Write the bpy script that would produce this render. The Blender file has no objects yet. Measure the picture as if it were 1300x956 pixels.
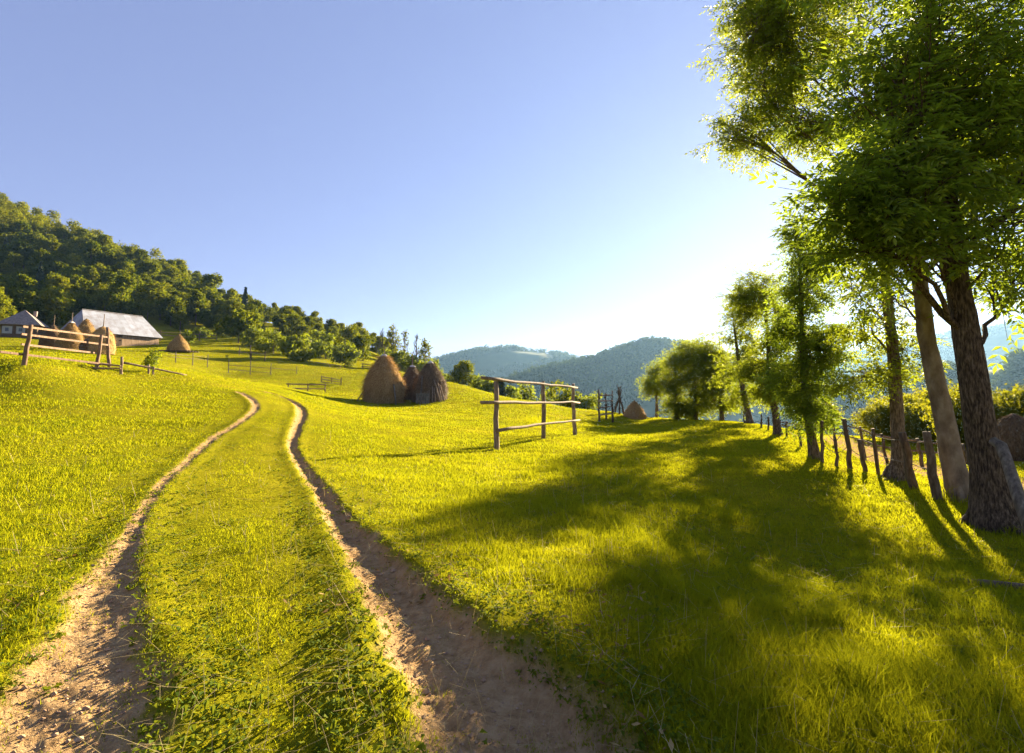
import bpy, math, random
import numpy as np
from mathutils import Vector

# ------------------------------------------------------------------ camera, sky, sun, exposure
SC = bpy.context.scene
COL = SC.collection
HC = 1.35                      # eye height
F = 650.0                      # focal length in photo pixels (1300 wide)
CX, CY = 650.0, 433.5
PITCH = math.radians(4.97)
SUN_EL, SUN_AZ = math.radians(16.6), math.radians(32.6)

cam_d = bpy.data.cameras.new('camera'); cam = bpy.data.objects.new('camera', cam_d); COL.objects.link(cam)
cam.location = (0, 0, HC); cam.rotation_euler = (math.pi/2 + PITCH, 0, 0)
cam_d.sensor_width = 36.0; cam_d.lens = 18.0; cam_d.shift_y = -44.5/1300
cam_d.clip_start = 0.05; cam_d.clip_end = 20000
SC.camera = cam

W = bpy.data.worlds.new('World'); SC.world = W; W.use_nodes = True
nt = W.node_tree; bg = nt.nodes['Background']
sky = nt.nodes.new('ShaderNodeTexSky'); sky.sky_type = 'NISHITA'; sky.sun_disc = False
sky.sun_elevation = SUN_EL; sky.sun_rotation = SUN_AZ; sky.altitude = 500
sky.air_density = 1.0; sky.dust_density = 0.22; sky.ozone_density = 3.0
tint = nt.nodes.new('ShaderNodeMix'); tint.data_type = 'RGBA'; tint.blend_type = 'MULTIPLY'; tint.inputs[0].default_value = 1; tint.inputs[7].default_value = (.95, .915, 1.30, 1)
gam = nt.nodes.new('ShaderNodeGamma'); gam.inputs[1].default_value = .45
nt.links.new(sky.outputs[0], gam.inputs[0]); nt.links.new(gam.outputs[0], tint.inputs[6]); nt.links.new(tint.outputs[2], bg.inputs[0]); bg.inputs[1].default_value = 0.057

sun_d = bpy.data.lights.new('sun', 'SUN'); sun = bpy.data.objects.new('sun', sun_d); COL.objects.link(sun)
sun_d.energy = 5.0; sun_d.angle = math.radians(0.6); sun_d.color = (1.0, 0.82, 0.52)
sd = Vector((math.sin(SUN_AZ)*math.cos(SUN_EL), math.cos(SUN_AZ)*math.cos(SUN_EL), math.sin(SUN_EL)))
sun.rotation_euler = sd.to_track_quat('Z', 'Y').to_euler(); sun.location = (40, 60, 60)

SC.view_settings.view_transform = 'Standard'; SC.view_settings.look = 'None'
SC.view_settings.exposure = 2.55; SC.view_settings.gamma = 1.0; SC.view_settings.use_curve_mapping = False
SC.render.engine = 'CYCLES'
cy = SC.cycles
cy.use_denoising = True; cy.max_bounces = 9; cy.diffuse_bounces = 5; cy.transmission_bounces = 5
cy.glossy_bounces = 2; cy.volume_bounces = 0; cy.use_adaptive_sampling = True; cy.adaptive_threshold = 0.02
cy.sample_clamp_indirect = 6.0

R = np.random.default_rng(11)
random.seed(5)

# ------------------------------------------------------------------ numpy noise
_perm = np.random.default_rng(3).permutation(256); _perm = np.concatenate([_perm, _perm])
_g = np.random.default_rng(4).uniform(0, 2*np.pi, 256); _gx, _gy = np.cos(_g), np.sin(_g)
def perlin(x, y):
    x = np.asarray(x, float); y = np.asarray(y, float)
    xi = np.floor(x).astype(int); yi = np.floor(y).astype(int); xf = x-xi; yf = y-yi
    u = xf*xf*xf*(xf*(xf*6-15)+10); v = yf*yf*yf*(yf*(yf*6-15)+10)
    def gr(a, b, dx, dy):
        h = _perm[(_perm[a & 255] + b) & 255]
        return _gx[h]*dx + _gy[h]*dy
    n00 = gr(xi, yi, xf, yf); n10 = gr(xi+1, yi, xf-1, yf); n01 = gr(xi, yi+1, xf, yf-1); n11 = gr(xi+1, yi+1, xf-1, yf-1)
    return (n00*(1-u)+n10*u)*(1-v) + (n01*(1-u)+n11*u)*v
def fbm(x, y, o=4):
    s = 0; a = 1.0
    for k in range(o):
        s = s + a*perlin(x*2**k + 17.3*k, y*2**k - 9.1*k); a *= .5
    return s

# ------------------------------------------------------------------ mesh helpers
def mesh_np(name, V, faces, mats, matidx=None, smooth=False, attrs=None):
    """faces: list of int arrays (n,k)"""
    me = bpy.data.meshes.new(name)
    V = np.ascontiguousarray(V, np.float32)
    faces = [np.asarray(f, np.int32) for f in faces if len(f)]
    me.vertices.add(len(V)); me.vertices.foreach_set('co', V.ravel())
    tot = np.concatenate([np.full(len(f), f.shape[1], np.int32) for f in faces])
    idx = np.concatenate([f.ravel() for f in faces])
    st = np.concatenate([[0], np.cumsum(tot)[:-1]]).astype(np.int32)
    me.loops.add(len(idx)); me.loops.foreach_set('vertex_index', idx)
    me.polygons.add(len(tot)); me.polygons.foreach_set('loop_start', st); me.polygons.foreach_set('loop_total', tot)
    for m in (mats if isinstance(mats, (list, tuple)) else [mats]): me.materials.append(m)
    if matidx is not None: me.polygons.foreach_set('material_index', np.asarray(matidx, np.int32))
    me.update(calc_edges=True)
    me.polygons.foreach_set('use_smooth', np.full(len(tot), bool(smooth)))
    if attrs:
        for k, a in attrs.items():
            at_ = me.attributes.new(k, 'FLOAT', 'POINT'); at_.data.foreach_set('value', np.asarray(a, np.float32))
    return me

def link(name, me, parent=None, loc=(0, 0, 0), rotz=0.0):
    o = bpy.data.objects.new(name, me); COL.objects.link(o)
    o.location = loc; o.rotation_euler = (0, 0, rotz)
    if parent is not None: o.parent = parent
    return o
def tag(o, label=None, cat=None, group=None, kind=None):
    if label: o['label'] = label
    if cat: o['category'] = cat
    if group: o['group'] = group
    if kind: o['kind'] = kind
    return o
def thing(name, label, cat, loc, group=None, rotz=0.0):
    return tag(link(name, None, None, loc, rotz), label, cat, group)

class MB:
    """collects tubes, boxes, polygons into one mesh"""
    def __init__(s): s.v = []; s.f = {}; s.n = 0
    def add(s, V, F_):
        V = np.asarray(V, float)
        for f in F_:
            f = np.asarray(f, int)
            if f.ndim == 1: f = f[None]
            s.f.setdefault(f.shape[1], []).append(f + s.n)
        s.v.append(V); s.n += len(V)
    def tube(s, pts, rad, sides=8, cap=True, rough=0.0, rng=R):
        pts = np.asarray(pts, float); n = len(pts); rad = np.broadcast_to(np.asarray(rad, float), (n,))
        t = np.gradient(pts, axis=0); t /= np.linalg.norm(t, axis=1)[:, None] + 1e-9
        up = np.array([0, 0, 1.]) if abs(t[0, 2]) < .9 else np.array([1., 0, 0])
        a = np.cross(t, up); a /= np.linalg.norm(a, axis=1)[:, None] + 1e-9
        b = np.cross(t, a)
        th = np.arange(sides)*2*np.pi/sides
        rr = rad[:, None]*(1 + rough*rng.normal(size=(n, sides))) if rough else rad[:, None]*np.ones((1, sides))
        V = pts[:, None, :] + rr[:, :, None]*(np.cos(th)[None, :, None]*a[:, None, :] + np.sin(th)[None, :, None]*b[:, None, :])
        V = V.reshape(-1, 3)
        i = np.arange(n-1)[:, None]*sides; j = np.arange(sides)[None]; j2 = (j+1) % sides
        Q = np.stack([i+j, i+j2, i+sides+j2, i+sides+j], -1).reshape(-1, 4)
        F_ = [Q]
        if cap:
            c0 = len(V); V = np.vstack([V, pts[0], pts[-1]])
            jj = np.arange(sides); k2 = (jj+1) % sides
            F_.append(np.stack([np.full(sides, c0), k2, jj], -1))
            F_.append(np.stack([np.full(sides, c0+1), (n-1)*sides+jj, (n-1)*sides+k2], -1))
        s.add(V, F_)
    def box(s, c, size, rz=0.0, M=None):
        x, y, z = [d/2 for d in size]
        V = np.array([[i*x, j*y, k*z] for k in (-1, 1) for j in (-1, 1) for i in (-1, 1)], float)
        if M is not None: V = V @ np.asarray(M).T
        elif rz:
            co, si = math.cos(rz), math.sin(rz); V = V @ np.array([[co, si, 0], [-si, co, 0], [0, 0, 1]])
        s.add(V + np.asarray(c, float), [np.array([[0, 2, 3, 1], [4, 5, 7, 6], [0, 1, 5, 4], [2, 6, 7, 3], [0, 4, 6, 2], [1, 3, 7, 5]])])
    def plank(s, p0, p1, w, t):
        p0 = np.asarray(p0, float); p1 = np.asarray(p1, float); d = p1-p0; L = np.linalg.norm(d); d /= L
        side = np.cross(d, [0, 0, 1.]); n = np.linalg.norm(side)
        side = side/n if n > .05 else np.array([0, 1., 0]); up = np.cross(side, d)
        s.box((p0+p1)/2, (L, t, w), M=np.stack([d, side, up], 1))
    def poly(s, pts): s.add(pts, [np.arange(len(pts))])
    def mesh(s, name, mat, smooth=False):
        V = np.vstack(s.v); return mesh_np(name, V, [np.vstack(a) for a in s.f.values()], mat, smooth=smooth)
    def build(s, name, mat, parent=None, smooth=False, loc=(0, 0, 0)):
        return link(name, s.mesh(name, mat, smooth), parent, loc)

# ------------------------------------------------------------------ pixel rays (photo pixels, 1300 x 956)
CP, SP = math.cos(PITCH), math.sin(PITCH)
def ray(px, py):
    u = (px-CX)/F; v = (CY-py)/F
    y = CP - v*SP; z = SP + v*CP
    return u/y, z/y
def pix(px, py, d):
    X, Z = ray(px, py); return np.array([X*d, d, HC + Z*d])
def proj(p):
    x, y, z = p[..., 0], p[..., 1], p[..., 2]-HC
    dy = y*CP + z*SP; dz = -y*SP + z*CP
    return CX + F*x/dy, CY - F*dz/dy

# ------------------------------------------------------------------ terrain height from surveyed points
CTRL = [  # photo pixel and the distance ahead at which the ground stands there
 (100,868,2.2),(600,868,2.15),(1000,868,2.45),(1290,868,2.6),(100,700,4.1),(430,660,5),(800,700,4.3),(1000,740,4.6),(1250,672,7.6),
 (1210,634,9.4),(1130,609,11.6),(1030,582,14.6),(985,553,22),(950,538,30),(900,535,41),(830,531,45),(875,534,41),
 (630,571,14.4),(690,557,17.5),(729,552,20.5),(650,650,6),(500,580,11),(500,530,22),(487,511,42),(545,509,43),
 (430,520,24),(375,512,19.5),(325,500,20),(320,497,23),(370,493,40),(390,497,46),
 (200,560,10.5),(100,560,10),(0,560,9.5),(0,500,15),(0,465,18.8),(22,463,18.5),(120,467,23),(150,475,22),(237,478,24),(240,500,19),
 (60,450,40),(85,444,55),(0,440,60),(25,428,76),(150,440,85),(197,440,86),(224,446,68),(280,440,85),(260,424,118),
 (290,476,58),(345,477,58),(320,460,70),(375,457,78),(430,465,82),(430,489,52),(460,466,90),(500,471,80),(560,484,70),
 (600,493,62),(640,504,52),(700,514,46),(765,536,36),(805,533,42),(780,524,44),
 (0,412,105),(0,375,140),(0,300,185),(0,270,215),(100,405,115),(100,345,165),(100,316,215),(200,402,125),(200,351,205),
 (300,418,125),(300,400,180),(400,437,120),(400,425,165),(480,455,112),(480,450,135),
 (1100,592,15),(1150,582,19),(1250,566,24),(1050,556,24),(1000,546,32),(1300,600,14),
]
CTRLZ = [  # pixel column, distance ahead, height
 (0,.6,.05),(650,.6,.05),(1300,.6,0),(0,330,58),(200,320,34),(400,260,6),(500,200,-15),
 (560,115,-5),(640,90,-7),(700,75,-8),(830,68,-8),(900,70,-9),(1000,66,-6),(1100,60,-5),(1300,60,-5),(1150,34,-2.2),(1300,34,-2.4),
 (600,200,-28),(800,200,-38),(1000,200,-38),(1200,200,-38),(1300,200,-38),
 (0,700,-20),(300,700,-40),(600,700,-45),(900,700,-45),(1300,700,-45),(0,2600,-40),(650,2600,-40),(1300,2600,-40)]
def _uv(x, y):
    return np.arctan2(x, y)*3.0, np.log(np.hypot(x, y) + .3)
_cx, _cz = [], []
for a, b, d in CTRL:
    p = pix(a, b, d); _cx.append(p[:2]); _cz.append(p[2]/(math.hypot(p[0], p[1])+3))
for a, d, z in CTRLZ:
    X, _ = ray(a, 490); _cx.append((X*d, d)); _cz.append(z/(math.hypot(X*d, d)+3))
_cx = np.array(_cx); _cz = np.array(_cz)
_U = np.stack(_uv(_cx[:, 0], _cx[:, 1]), 1)
def _k(r2): return .5*r2*np.log(r2+1e-12)
_n = len(_U)
_A = np.zeros((_n+3, _n+3))
_A[:_n, :_n] = _k(((_U[:, None]-_U[None])**2).sum(-1)) + 2e-4*np.eye(_n)
_A[:_n, _n] = 1; _A[:_n, _n+1:] = _U; _A[_n:, :_n] = _A[:_n, _n:].T
_w = np.linalg.solve(_A, np.concatenate([_cz, np.zeros(3)]))
def _e(u, t):
    out = np.zeros(u.shape); uf, tf, of = u.ravel(), t.ravel(), out.ravel()
    for i in range(0, len(uf), 40000):
        q = np.stack([uf[i:i+40000], tf[i:i+40000]], 1)
        r2 = (q[:, None, 0]-_U[None, :, 0])**2 + (q[:, None, 1]-_U[None, :, 1])**2
        of[i:i+40000] = _k(r2) @ _w[:_n] + _w[_n] + q @ _w[_n+1:]
    return of.reshape(u.shape)
PH = math.radians(54)
def H(x, y, detail=True):
    x = np.asarray(x, float); y = np.asarray(y, float); sh = np.broadcast(x, y).shape
    x = np.broadcast_to(x, sh).ravel(); y = np.broadcast_to(y, sh).ravel()
    ph = np.arctan2(x, y); r = np.hypot(x, y); t = np.log(r+.3)
    e = _e(np.clip(ph, -PH, PH)*3, t)
    back = np.abs(ph) > PH
    if back.any():
        # behind the viewer: the slope turns gently from one side to the other
        k = np.clip(((ph[back] % (2*np.pi)) - PH)/(2*np.pi-2*PH), 0, 1); k = k*k*(3-2*k)
        er = _e(np.full(back.sum(), PH*3), t[back]); el = _e(np.full(back.sum(), -PH*3), t[back])
        e[back] = er*(1-k) + el*k
    z = e*(r+3)
    if detail:
        z = z + .05*fbm(x*.35, y*.35, 3)*np.clip(r/4, 0.3, 1) + .018*fbm(x*2.1, y*2.1, 2) + .25*perlin(x*.06, y*.06)*np.clip((r-15)/40, 0, 1)
    return z.reshape(sh)
def Hs(x, y): return float(H(np.array([x]), np.array([y]))[0])
_D = np.exp(np.linspace(math.log(1.2), math.log(260), 900))
def hit(px, py):
    X, Z = ray(px, py); g = HC + Z*_D - H(X*_D, _D)
    k = np.where(g <= 0)[0]
    if not len(k): return None
    k = k[0]
    if k == 0: d = _D[0]
    else:
        a, b = g[k-1], g[k]; d = _D[k-1] + (_D[k]-_D[k-1])*a/(a-b)
    return np.array([X*d, d, Hs(X*d, d)])
def at(px, d, dz=0.0):
    X, _ = ray(px, 490); return np.array([X*d, d, Hs(X*d, d)+dz])

# cart track ruts and the dirt road beyond the fence
RUT_L = [(60,956,0.313),(85,900,0.304),(100,868,0.276),(122,800,0.185),(136,740,0.163),(158,700,0.104),(178,660,0.063),(203,620,0.063),(235,590,0.074),(268,560,0.089),(300,540,0.089),(324,520,0.111),(321,509,0.118),(309,501,0.096),(300,498,0.059)]
RUT_R = [(680,956,0.368),(640,900,0.350),(612,868,0.331),(548,800,0.244),(500,740,0.207),(464,700,0.170),(431,660,0.133),(405,620,0.111),(389,600,0.104),(376,580,0.096),(371,560,0.111),(378,540,0.141),(383,525,0.163),(379,515,0.163),(365,507,0.163),(345,500,0.126),(334,497,0.074)]
def rut_world(L):
    out = []
    for a, b, w in L:
        p = hit(a, b)
        if p is not None: out.append((p[0], p[1], w))
    out = np.array(out)
    q = [out[0]]                                   # resample smoothly
    for i in range(len(out)-1):
        p0 = out[max(i-1, 0)]; p1 = out[i]; p2 = out[i+1]; p3 = out[min(i+2, len(out)-1)]
        for t in np.linspace(0, 1, 9)[1:]:
            q.append(.5*((2*p1)+(-p0+p2)*t+(2*p0-5*p1+4*p2-p3)*t*t+(-p0+3*p1-3*p2+p3)*t**3))
    return np.array(q)
RL, RR = rut_world(RUT_L), rut_world(RUT_R)
ROAD = np.array([(9.6,2,1.0),(10.4,7,1.0),(11.3,12,1.0),(12.6,17,1.05),(14.8,23,1.1),(18,31,1.2),(22,42,1.2)])
def seg_dist(x, y, P):
    """signed distance / half width to polyline, and local half width"""
    best = np.full(x.shape, 1e9); side = np.zeros(x.shape); wd = np.ones(x.shape)
    for i in range(len(P)-1):
        a, b = P[i], P[i+1]; d = b[:2]-a[:2]; L2 = (d**2).sum()+1e-12
        t = np.clip(((x-a[0])*d[0]+(y-a[1])*d[1])/L2, 0, 1)
        dx = x-(a[0]+t*d[0]); dy = y-(a[1]+t*d[1]); D = np.hypot(dx, dy)
        m = D < best
        best = np.where(m, D, best); side = np.where(m, np.sign(d[0]*dy-d[1]*dx), side); wd = np.where(m, a[2]+t*(b[2]-a[2]), wd)
    return best, side, wd
def ss(a, b, x):
    t = np.clip((x-a)/(b-a), 0, 1); return t*t*(3-2*t)
def dirt_and_dz(x, y):
    dirt = np.zeros(x.shape); dz = np.zeros(x.shape)
    wob = fbm(x*3.1, y*3.1, 3); fine = fbm(x*11, y*11, 3)
    for P, dep in ((RL, .035), (RR, .115)):
        box = (x > P[:, 0].min()-1.5) & (x < P[:, 0].max()+1.5) & (y > P[:, 1].min()-1.5) & (y < P[:, 1].max()+1.5)
        if not box.any(): continue
        D, S, Wd = seg_dist(x[box], y[box], P)
        w = Wd*(1+.45*wob[box]+.15*fine[box])
        q = D/np.maximum(w, .04)
        dirt[box] = np.maximum(dirt[box], 1-ss(.75, 1.2, q))
        bank = np.where(S < 0, 1.25, 1.6)                        # the right bank stands steeper
        dz[box] -= dep*(Wd/.3)**.9*(1-ss(.45, bank, q))
        dz[box] += .03*np.exp(-((D-Wd*1.35)/.12)**2)
    D, S, Wd = seg_dist(x, y, ROAD)
    q = D/(Wd*(1+.25*wob))
    rd = 1-ss(.8, 1.15, q)
    dirt = np.maximum(dirt, rd*.95); dz = dz-.10*rd
    dz = dz + dirt*(.016*fine+.02*wob)
    return dirt, dz
def ground(x, y):
    x = np.atleast_1d(np.asarray(x, float)); y = np.atleast_1d(np.asarray(y, float))
    return H(x, y) + dirt_and_dz(x, y)[1]

# ------------------------------------------------------------------ materials
def newmat(name):
    m = bpy.data.materials.new(name); m.use_nodes = True
    n = m.node_tree; n.nodes.clear(); out = n.nodes.new('ShaderNodeOutputMaterial')
    return m, n, out
def N(n, t, **kw):
    x = n.nodes.new(t)
    for k, v in kw.items():
        if k.startswith('i_'):
            key = k[2:]; key = int(key) if key.isdigit() else key.replace('_', ' ')
            x.inputs[key].default_value = v
        else: setattr(x, k, v)
    return x
def ramp(n, stops):
    r = n.nodes.new('ShaderNodeValToRGB'); e = r.color_ramp.elements
    while len(e) < len(stops): e.new(.5)
    for k, (p, c) in enumerate(stops): e[k].position = p; e[k].color = (*c, 1)
    return r
def leaf_mat(name, stops, tcol, tfac=.45, rough=.45, objvar=.0, patch=0.0, spec=.35):
    m, n, out = newmat(name); L = n.links.new
    g = N(n, 'ShaderNodeNewGeometry'); rp = ramp(n, stops)
    src = g.outputs['Random Per Island']
    if patch:
        nz = N(n, 'ShaderNodeTexNoise', i_Scale=patch, i_Detail=6.0, i_Roughness=.62); L(g.outputs['Position'], nz.inputs['Vector'])
        ad = N(n, 'ShaderNodeMath', operation='MULTIPLY_ADD', i_1=2.1, i_2=-1.05); L(nz.outputs[0], ad.inputs[0])
        a2 = N(n, 'ShaderNodeMath', operation='MULTIPLY_ADD', i_1=.6); L(src, a2.inputs[0]); L(ad.outputs[0], a2.inputs[2])
        a3 = N(n, 'ShaderNodeMath', operation='ADD', i_1=.2); L(a2.outputs[0], a3.inputs[0]); src = a3.outputs[0]
    if objvar:
        oi = N(n, 'ShaderNodeObjectInfo')
        a = N(n, 'ShaderNodeMath', operation='MULTIPLY_ADD', i_1=objvar, i_2=-objvar/2); L(oi.outputs['Random'], a.inputs[0])
        b = N(n, 'ShaderNodeMath', operation='ADD'); L(src, b.inputs[0]); L(a.outputs[0], b.inputs[1]); src = b.outputs[0]
    L(src, rp.inputs[0])
    p = N(n, 'ShaderNodeBsdfPrincipled', i_Roughness=rough); p.inputs['Specular IOR Level'].default_value = spec
    L(rp.outputs[0], p.inputs['Base Color'])
    t = N(n, 'ShaderNodeBsdfTranslucent')
    mx = N(n, 'ShaderNodeMix', data_type='RGBA'); mx.inputs[0].default_value = .55; mx.inputs[7].default_value = (*tcol, 1)
    L(rp.outputs[0], mx.inputs[6]); L(mx.outputs[2], t.inputs[0])
    ms = N(n, 'ShaderNodeMixShader'); ms.inputs[0].default_value = tfac
    L(p.outputs[0], ms.inputs[1]); L(t.outputs[0], ms.inputs[2]); L(ms.outputs[0], out.inputs[0])
    return m
def rough_mat(name, stops, scale=(1, 1, 1), nscale=6.0, detail=6.0, rough=.9, bump=.3, dist=.02, wave=None, spec=.2, coords='Object'):
    m, n, out = newmat(name); L = n.links.new
    tc = N(n, 'ShaderNodeTexCoord'); mp = N(n, 'ShaderNodeMapping'); mp.inputs['Scale'].default_value = scale
    L(tc.outputs[coords], mp.inputs[0])
    nz = N(n, 'ShaderNodeTexNoise', i_Scale=nscale, i_Detail=detail, i_Roughness=.65); L(mp.outputs[0], nz.inputs['Vector'])
    rp = ramp(n, stops); src = nz.outputs[0]
    oi = N(n, 'ShaderNodeObjectInfo')
    ad = N(n, 'ShaderNodeMath', operation='MULTIPLY_ADD', i_1=.14, i_2=-.07); L(oi.outputs['Random'], ad.inputs[0])
    a2 = N(n, 'ShaderNodeMath', operation='ADD'); L(src, a2.inputs[0]); L(ad.outputs[0], a2.inputs[1])
    L(a2.outputs[0], rp.inputs[0])
    p = N(n, 'ShaderNodeBsdfPrincipled', i_Roughness=rough); p.inputs['Specular IOR Level'].default_value = spec
    L(rp.outputs[0], p.inputs['Base Color'])
    bp = N(n, 'ShaderNodeBump', i_Strength=bump, i_Distance=dist); L(nz.outputs[0], bp.inputs['Height']); L(bp.outputs[0], p.inputs['Normal'])
    L(p.outputs[0], out.inputs[0])
    return m

M_grass = leaf_mat('grass_blades', [(0, (.11, .165, .007)), (.5, (.165, .195, .007)), (.85, (.22, .222, .008)), (1, (.31, .26, .03))], (.53, .51, .008), .5, .8, patch=.35, spec=.0)
M_weed = leaf_mat('weed_leaves', [(0, (.055, .105, .010)), (.6, (.095, .14, .010)), (1, (.17, .18, .015))], (.34, .36, .015), .45, .7, spec=.05)
M_straw = leaf_mat('dry_stalks', [(0, (.30, .22, .09)), (1, (.42, .34, .16))], (.3, .25, .1), .25, .7)
M_ash = leaf_mat('ash_leaves', [(0, (.045, .095, .018)), (.7, (.080, .14, .022)), (1, (.13, .18, .025))], (.50, .62, .016), .52, .5, spec=.2)
M_ash_y = leaf_mat('ash_leaves_bright', [(0, (.05, .095, .012)), (.7, (.085, .135, .015)), (1, (.13, .165, .018))], (.58, .64, .014), .53, .5, spec=.2)
M_wood_leaf = leaf_mat('forest_leaves', [(0, (.012, .032, .004)), (.35, (.045, .082, .005)), (.7, (.105, .135, .007)), (1, (.20, .19, .010))], (.36, .38, .009), .36, .8, objvar=.85, spec=.0)
M_farwood = leaf_mat('far_wood_leaves', [(0, (.030, .055, .010)), (.5, (.045, .075, .012)), (1, (.075, .10, .014))], (.10, .12, .012), .22, .8, spec=.0)
M_bush = leaf_mat('bush_leaves', [(0, (.035, .065, .008)), (.5, (.08, .115, .010)), (1, (.15, .16, .015))], (.42, .48, .012), .47, .6, objvar=.4, spec=.1)
M_goldbush = leaf_mat('orchard_leaves', [(0, (.04, .08, .008)), (.5, (.09, .13, .010)), (1, (.17, .165, .015))], (.44, .41, .010), .5, .6, objvar=.4, spec=.15)
M_conif = leaf_mat('spruce_needles', [(0, (.012, .030, .012)), (1, (.03, .055, .018))], (.04, .06, .01), .1, .6)
M_bark = rough_mat('ash_bark', [(.34, (.032, .022, .015)), (.48, (.115, .083, .055)), (.66, (.25, .19, .135))], (17, 17, 3.6), 2.3, 9, .95, 1.0, .04)
M_bark_s = rough_mat('smooth_bark', [(.3, (.08, .057, .04)), (.5, (.17, .13, .09)), (.7, (.28, .23, .17))], (2.4, 2.4, 1.3), 2.2, 10, .9, .5, .02)
M_wood = rough_mat('weathered_wood', [(.3, (.11, .072, .045)), (.55, (.25, .175, .12)), (.75, (.38, .29, .22))], (8, 8, 2), 2.5, 6, .85, .5, .01)
M_board_shade = rough_mat('brown_boards_shaded', [(.3, (.09, .055, .035)), (.55, (.19, .12, .08)), (.75, (.29, .20, .14))], (8, 8, 2), 2.5, 6, .85, .5, .01)  # darker copy of the weathered wood, half shade put into the brown
M_wood_d = rough_mat('dark_wood', [(.3, (.045, .03, .02)), (.55, (.12, .085, .055)), (.75, (.22, .165, .11))], (8, 8, 2), 2.5, 6, .9, .5, .01)
M_grey = rough_mat('grey_dead_wood', [(.3, (.045, .037, .029)), (.55, (.155, .13, .10)), (.75, (.29, .245, .19))], (12, 12, 2), 1.6, 7, .9, .8, .02)
M_hay = rough_mat('hay', [(.3, (.15, .085, .032)), (.5, (.33, .205, .082)), (.72, (.50, .34, .15))], (16, 16, 3), 1.3, 8, 1, 1.0, .05, spec=.05)
M_hay_y = rough_mat('golden_hay', [(.3, (.13, .077, .028)), (.5, (.26, .165, .062)), (.72, (.38, .26, .105))], (16, 16, 3), 1.3, 8, 1, 1.0, .05, spec=.05)
M_hay_d = rough_mat('old_hay', [(.3, (.06, .038, .022)), (.5, (.145, .094, .053)), (.72, (.26, .175, .10))], (16, 16, 3), 1.3, 8, 1, 1.0, .05, spec=.05)
M_strand = leaf_mat('hay_strands', [(0, (.16, .09, .034)), (.5, (.34, .215, .085)), (1, (.55, .38, .17))], (.45, .25, .07), .25, .9, spec=.05)
M_strand_d = leaf_mat('old_hay_strands', [(0, (.05, .03, .016)), (.5, (.11, .068, .035)), (1, (.22, .145, .075))], (.12, .08, .04), .15, .8)
M_stone = rough_mat('clods', [(.3, (.24, .15, .09)), (.7, (.46, .32, .20))], (1, 1, 1), 9, 4, .95, .4, .01)

def ground_mat():
    m, n, out = newmat('meadow_ground'); L = n.links.new
    g = N(n, 'ShaderNodeNewGeometry'); at_ = N(n, 'ShaderNodeAttribute'); at_.attribute_name = 'dirt'
    n1 = N(n, 'ShaderNodeTexNoise', i_Scale=.35, i_Detail=5.0); n2 = N(n, 'ShaderNodeTexNoise', i_Scale=14.0, i_Detail=8.0, i_Roughness=.7)
    n3 = N(n, 'ShaderNodeTexNoise', i_Scale=60.0, i_Detail=4.0)
    for q in (n1, n2, n3): L(g.outputs['Position'], q.inputs['Vector'])
    gr = ramp(n, [(.3, (.12, .13, .007)), (.5, (.19, .18, .008)), (.7, (.26, .22, .015))])
    ad = N(n, 'ShaderNodeMath', operation='MULTIPLY_ADD', i_1=.5); L(n2.outputs[0], ad.inputs[0])
    h5 = N(n, 'ShaderNodeMath', operation='MULTIPLY', i_1=.5); L(n1.outputs[0], h5.inputs[0]); L(h5.outputs[0], ad.inputs[2]); L(ad.outputs[0], gr.inputs[0])
    so = ramp(n, [(.28, (.20, .122, .056)), (.5, (.36, .232, .112)), (.72, (.47, .33, .175))]); L(n2.outputs[0], so.inputs[0])
    mx = N(n, 'ShaderNodeMix', data_type='RGBA'); L(at_.outputs['Fac'], mx.inputs[0]); L(gr.outputs[0], mx.inputs[6]); L(so.outputs[0], mx.inputs[7])
    p = N(n, 'ShaderNodeBsdfPrincipled', i_Roughness=.95); p.inputs['Specular IOR Level'].default_value = .0
    L(mx.outputs[2], p.inputs['Base Color'])
    sm = N(n, 'ShaderNodeMath', operation='MULTIPLY_ADD', i_1=.35); L(n3.outputs[0], sm.inputs[0]); L(n2.outputs[0], sm.inputs[2])
    bp = N(n, 'ShaderNodeBump', i_Strength=.9, i_Distance=.035); L(sm.outputs[0], bp.inputs['Height']); L(bp.outputs[0], p.inputs['Normal'])
    L(p.outputs[0], out.inputs[0]); return m
M_ground = ground_mat()

# ------------------------------------------------------------------ ground sheet (polar grid round the viewer, out to the horizon)
def build_ground():
    pf = np.linspace(-math.radians(58), math.radians(58), 760)
    pb = np.linspace(math.radians(58), 2*np.pi-math.radians(58), 70)[1:-1]
    ph = np.concatenate([pf, pb]); r = np.exp(np.linspace(math.log(.35), math.log(2600), 720))
    PHI, RR_ = np.meshgrid(ph, r)
    x = RR_*np.sin(PHI); y = RR_*np.cos(PHI)
    z = H(x, y); di, dz = dirt_and_dz(x, y); z = z+dz
    nr, nc = x.shape
    V = np.stack([x, y, z], -1).reshape(-1, 3)
    i = np.arange(nr-1)[:, None]*nc; j = np.arange(nc)[None]; j2 = (j+1) % nc
    Q = np.stack([i+j, i+j2, i+nc+j2, i+nc+j], -1).reshape(-1, 4)[:, ::-1]
    c = len(V); V = np.vstack([V, [[0, 0, float(z[0].mean())]]])
    T = np.stack([np.arange(nc), np.full(nc, c), (np.arange(nc)+1) % nc], -1)[:, ::-1]
    me = mesh_np('ground', V, [Q, T], M_ground, smooth=True, attrs={'dirt': np.concatenate([di.ravel(), [0]])})
    tag(link('ground', me), 'sunlit sloping hay meadow with a rutted cart track', None, None, 'structure')
build_ground()

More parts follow.
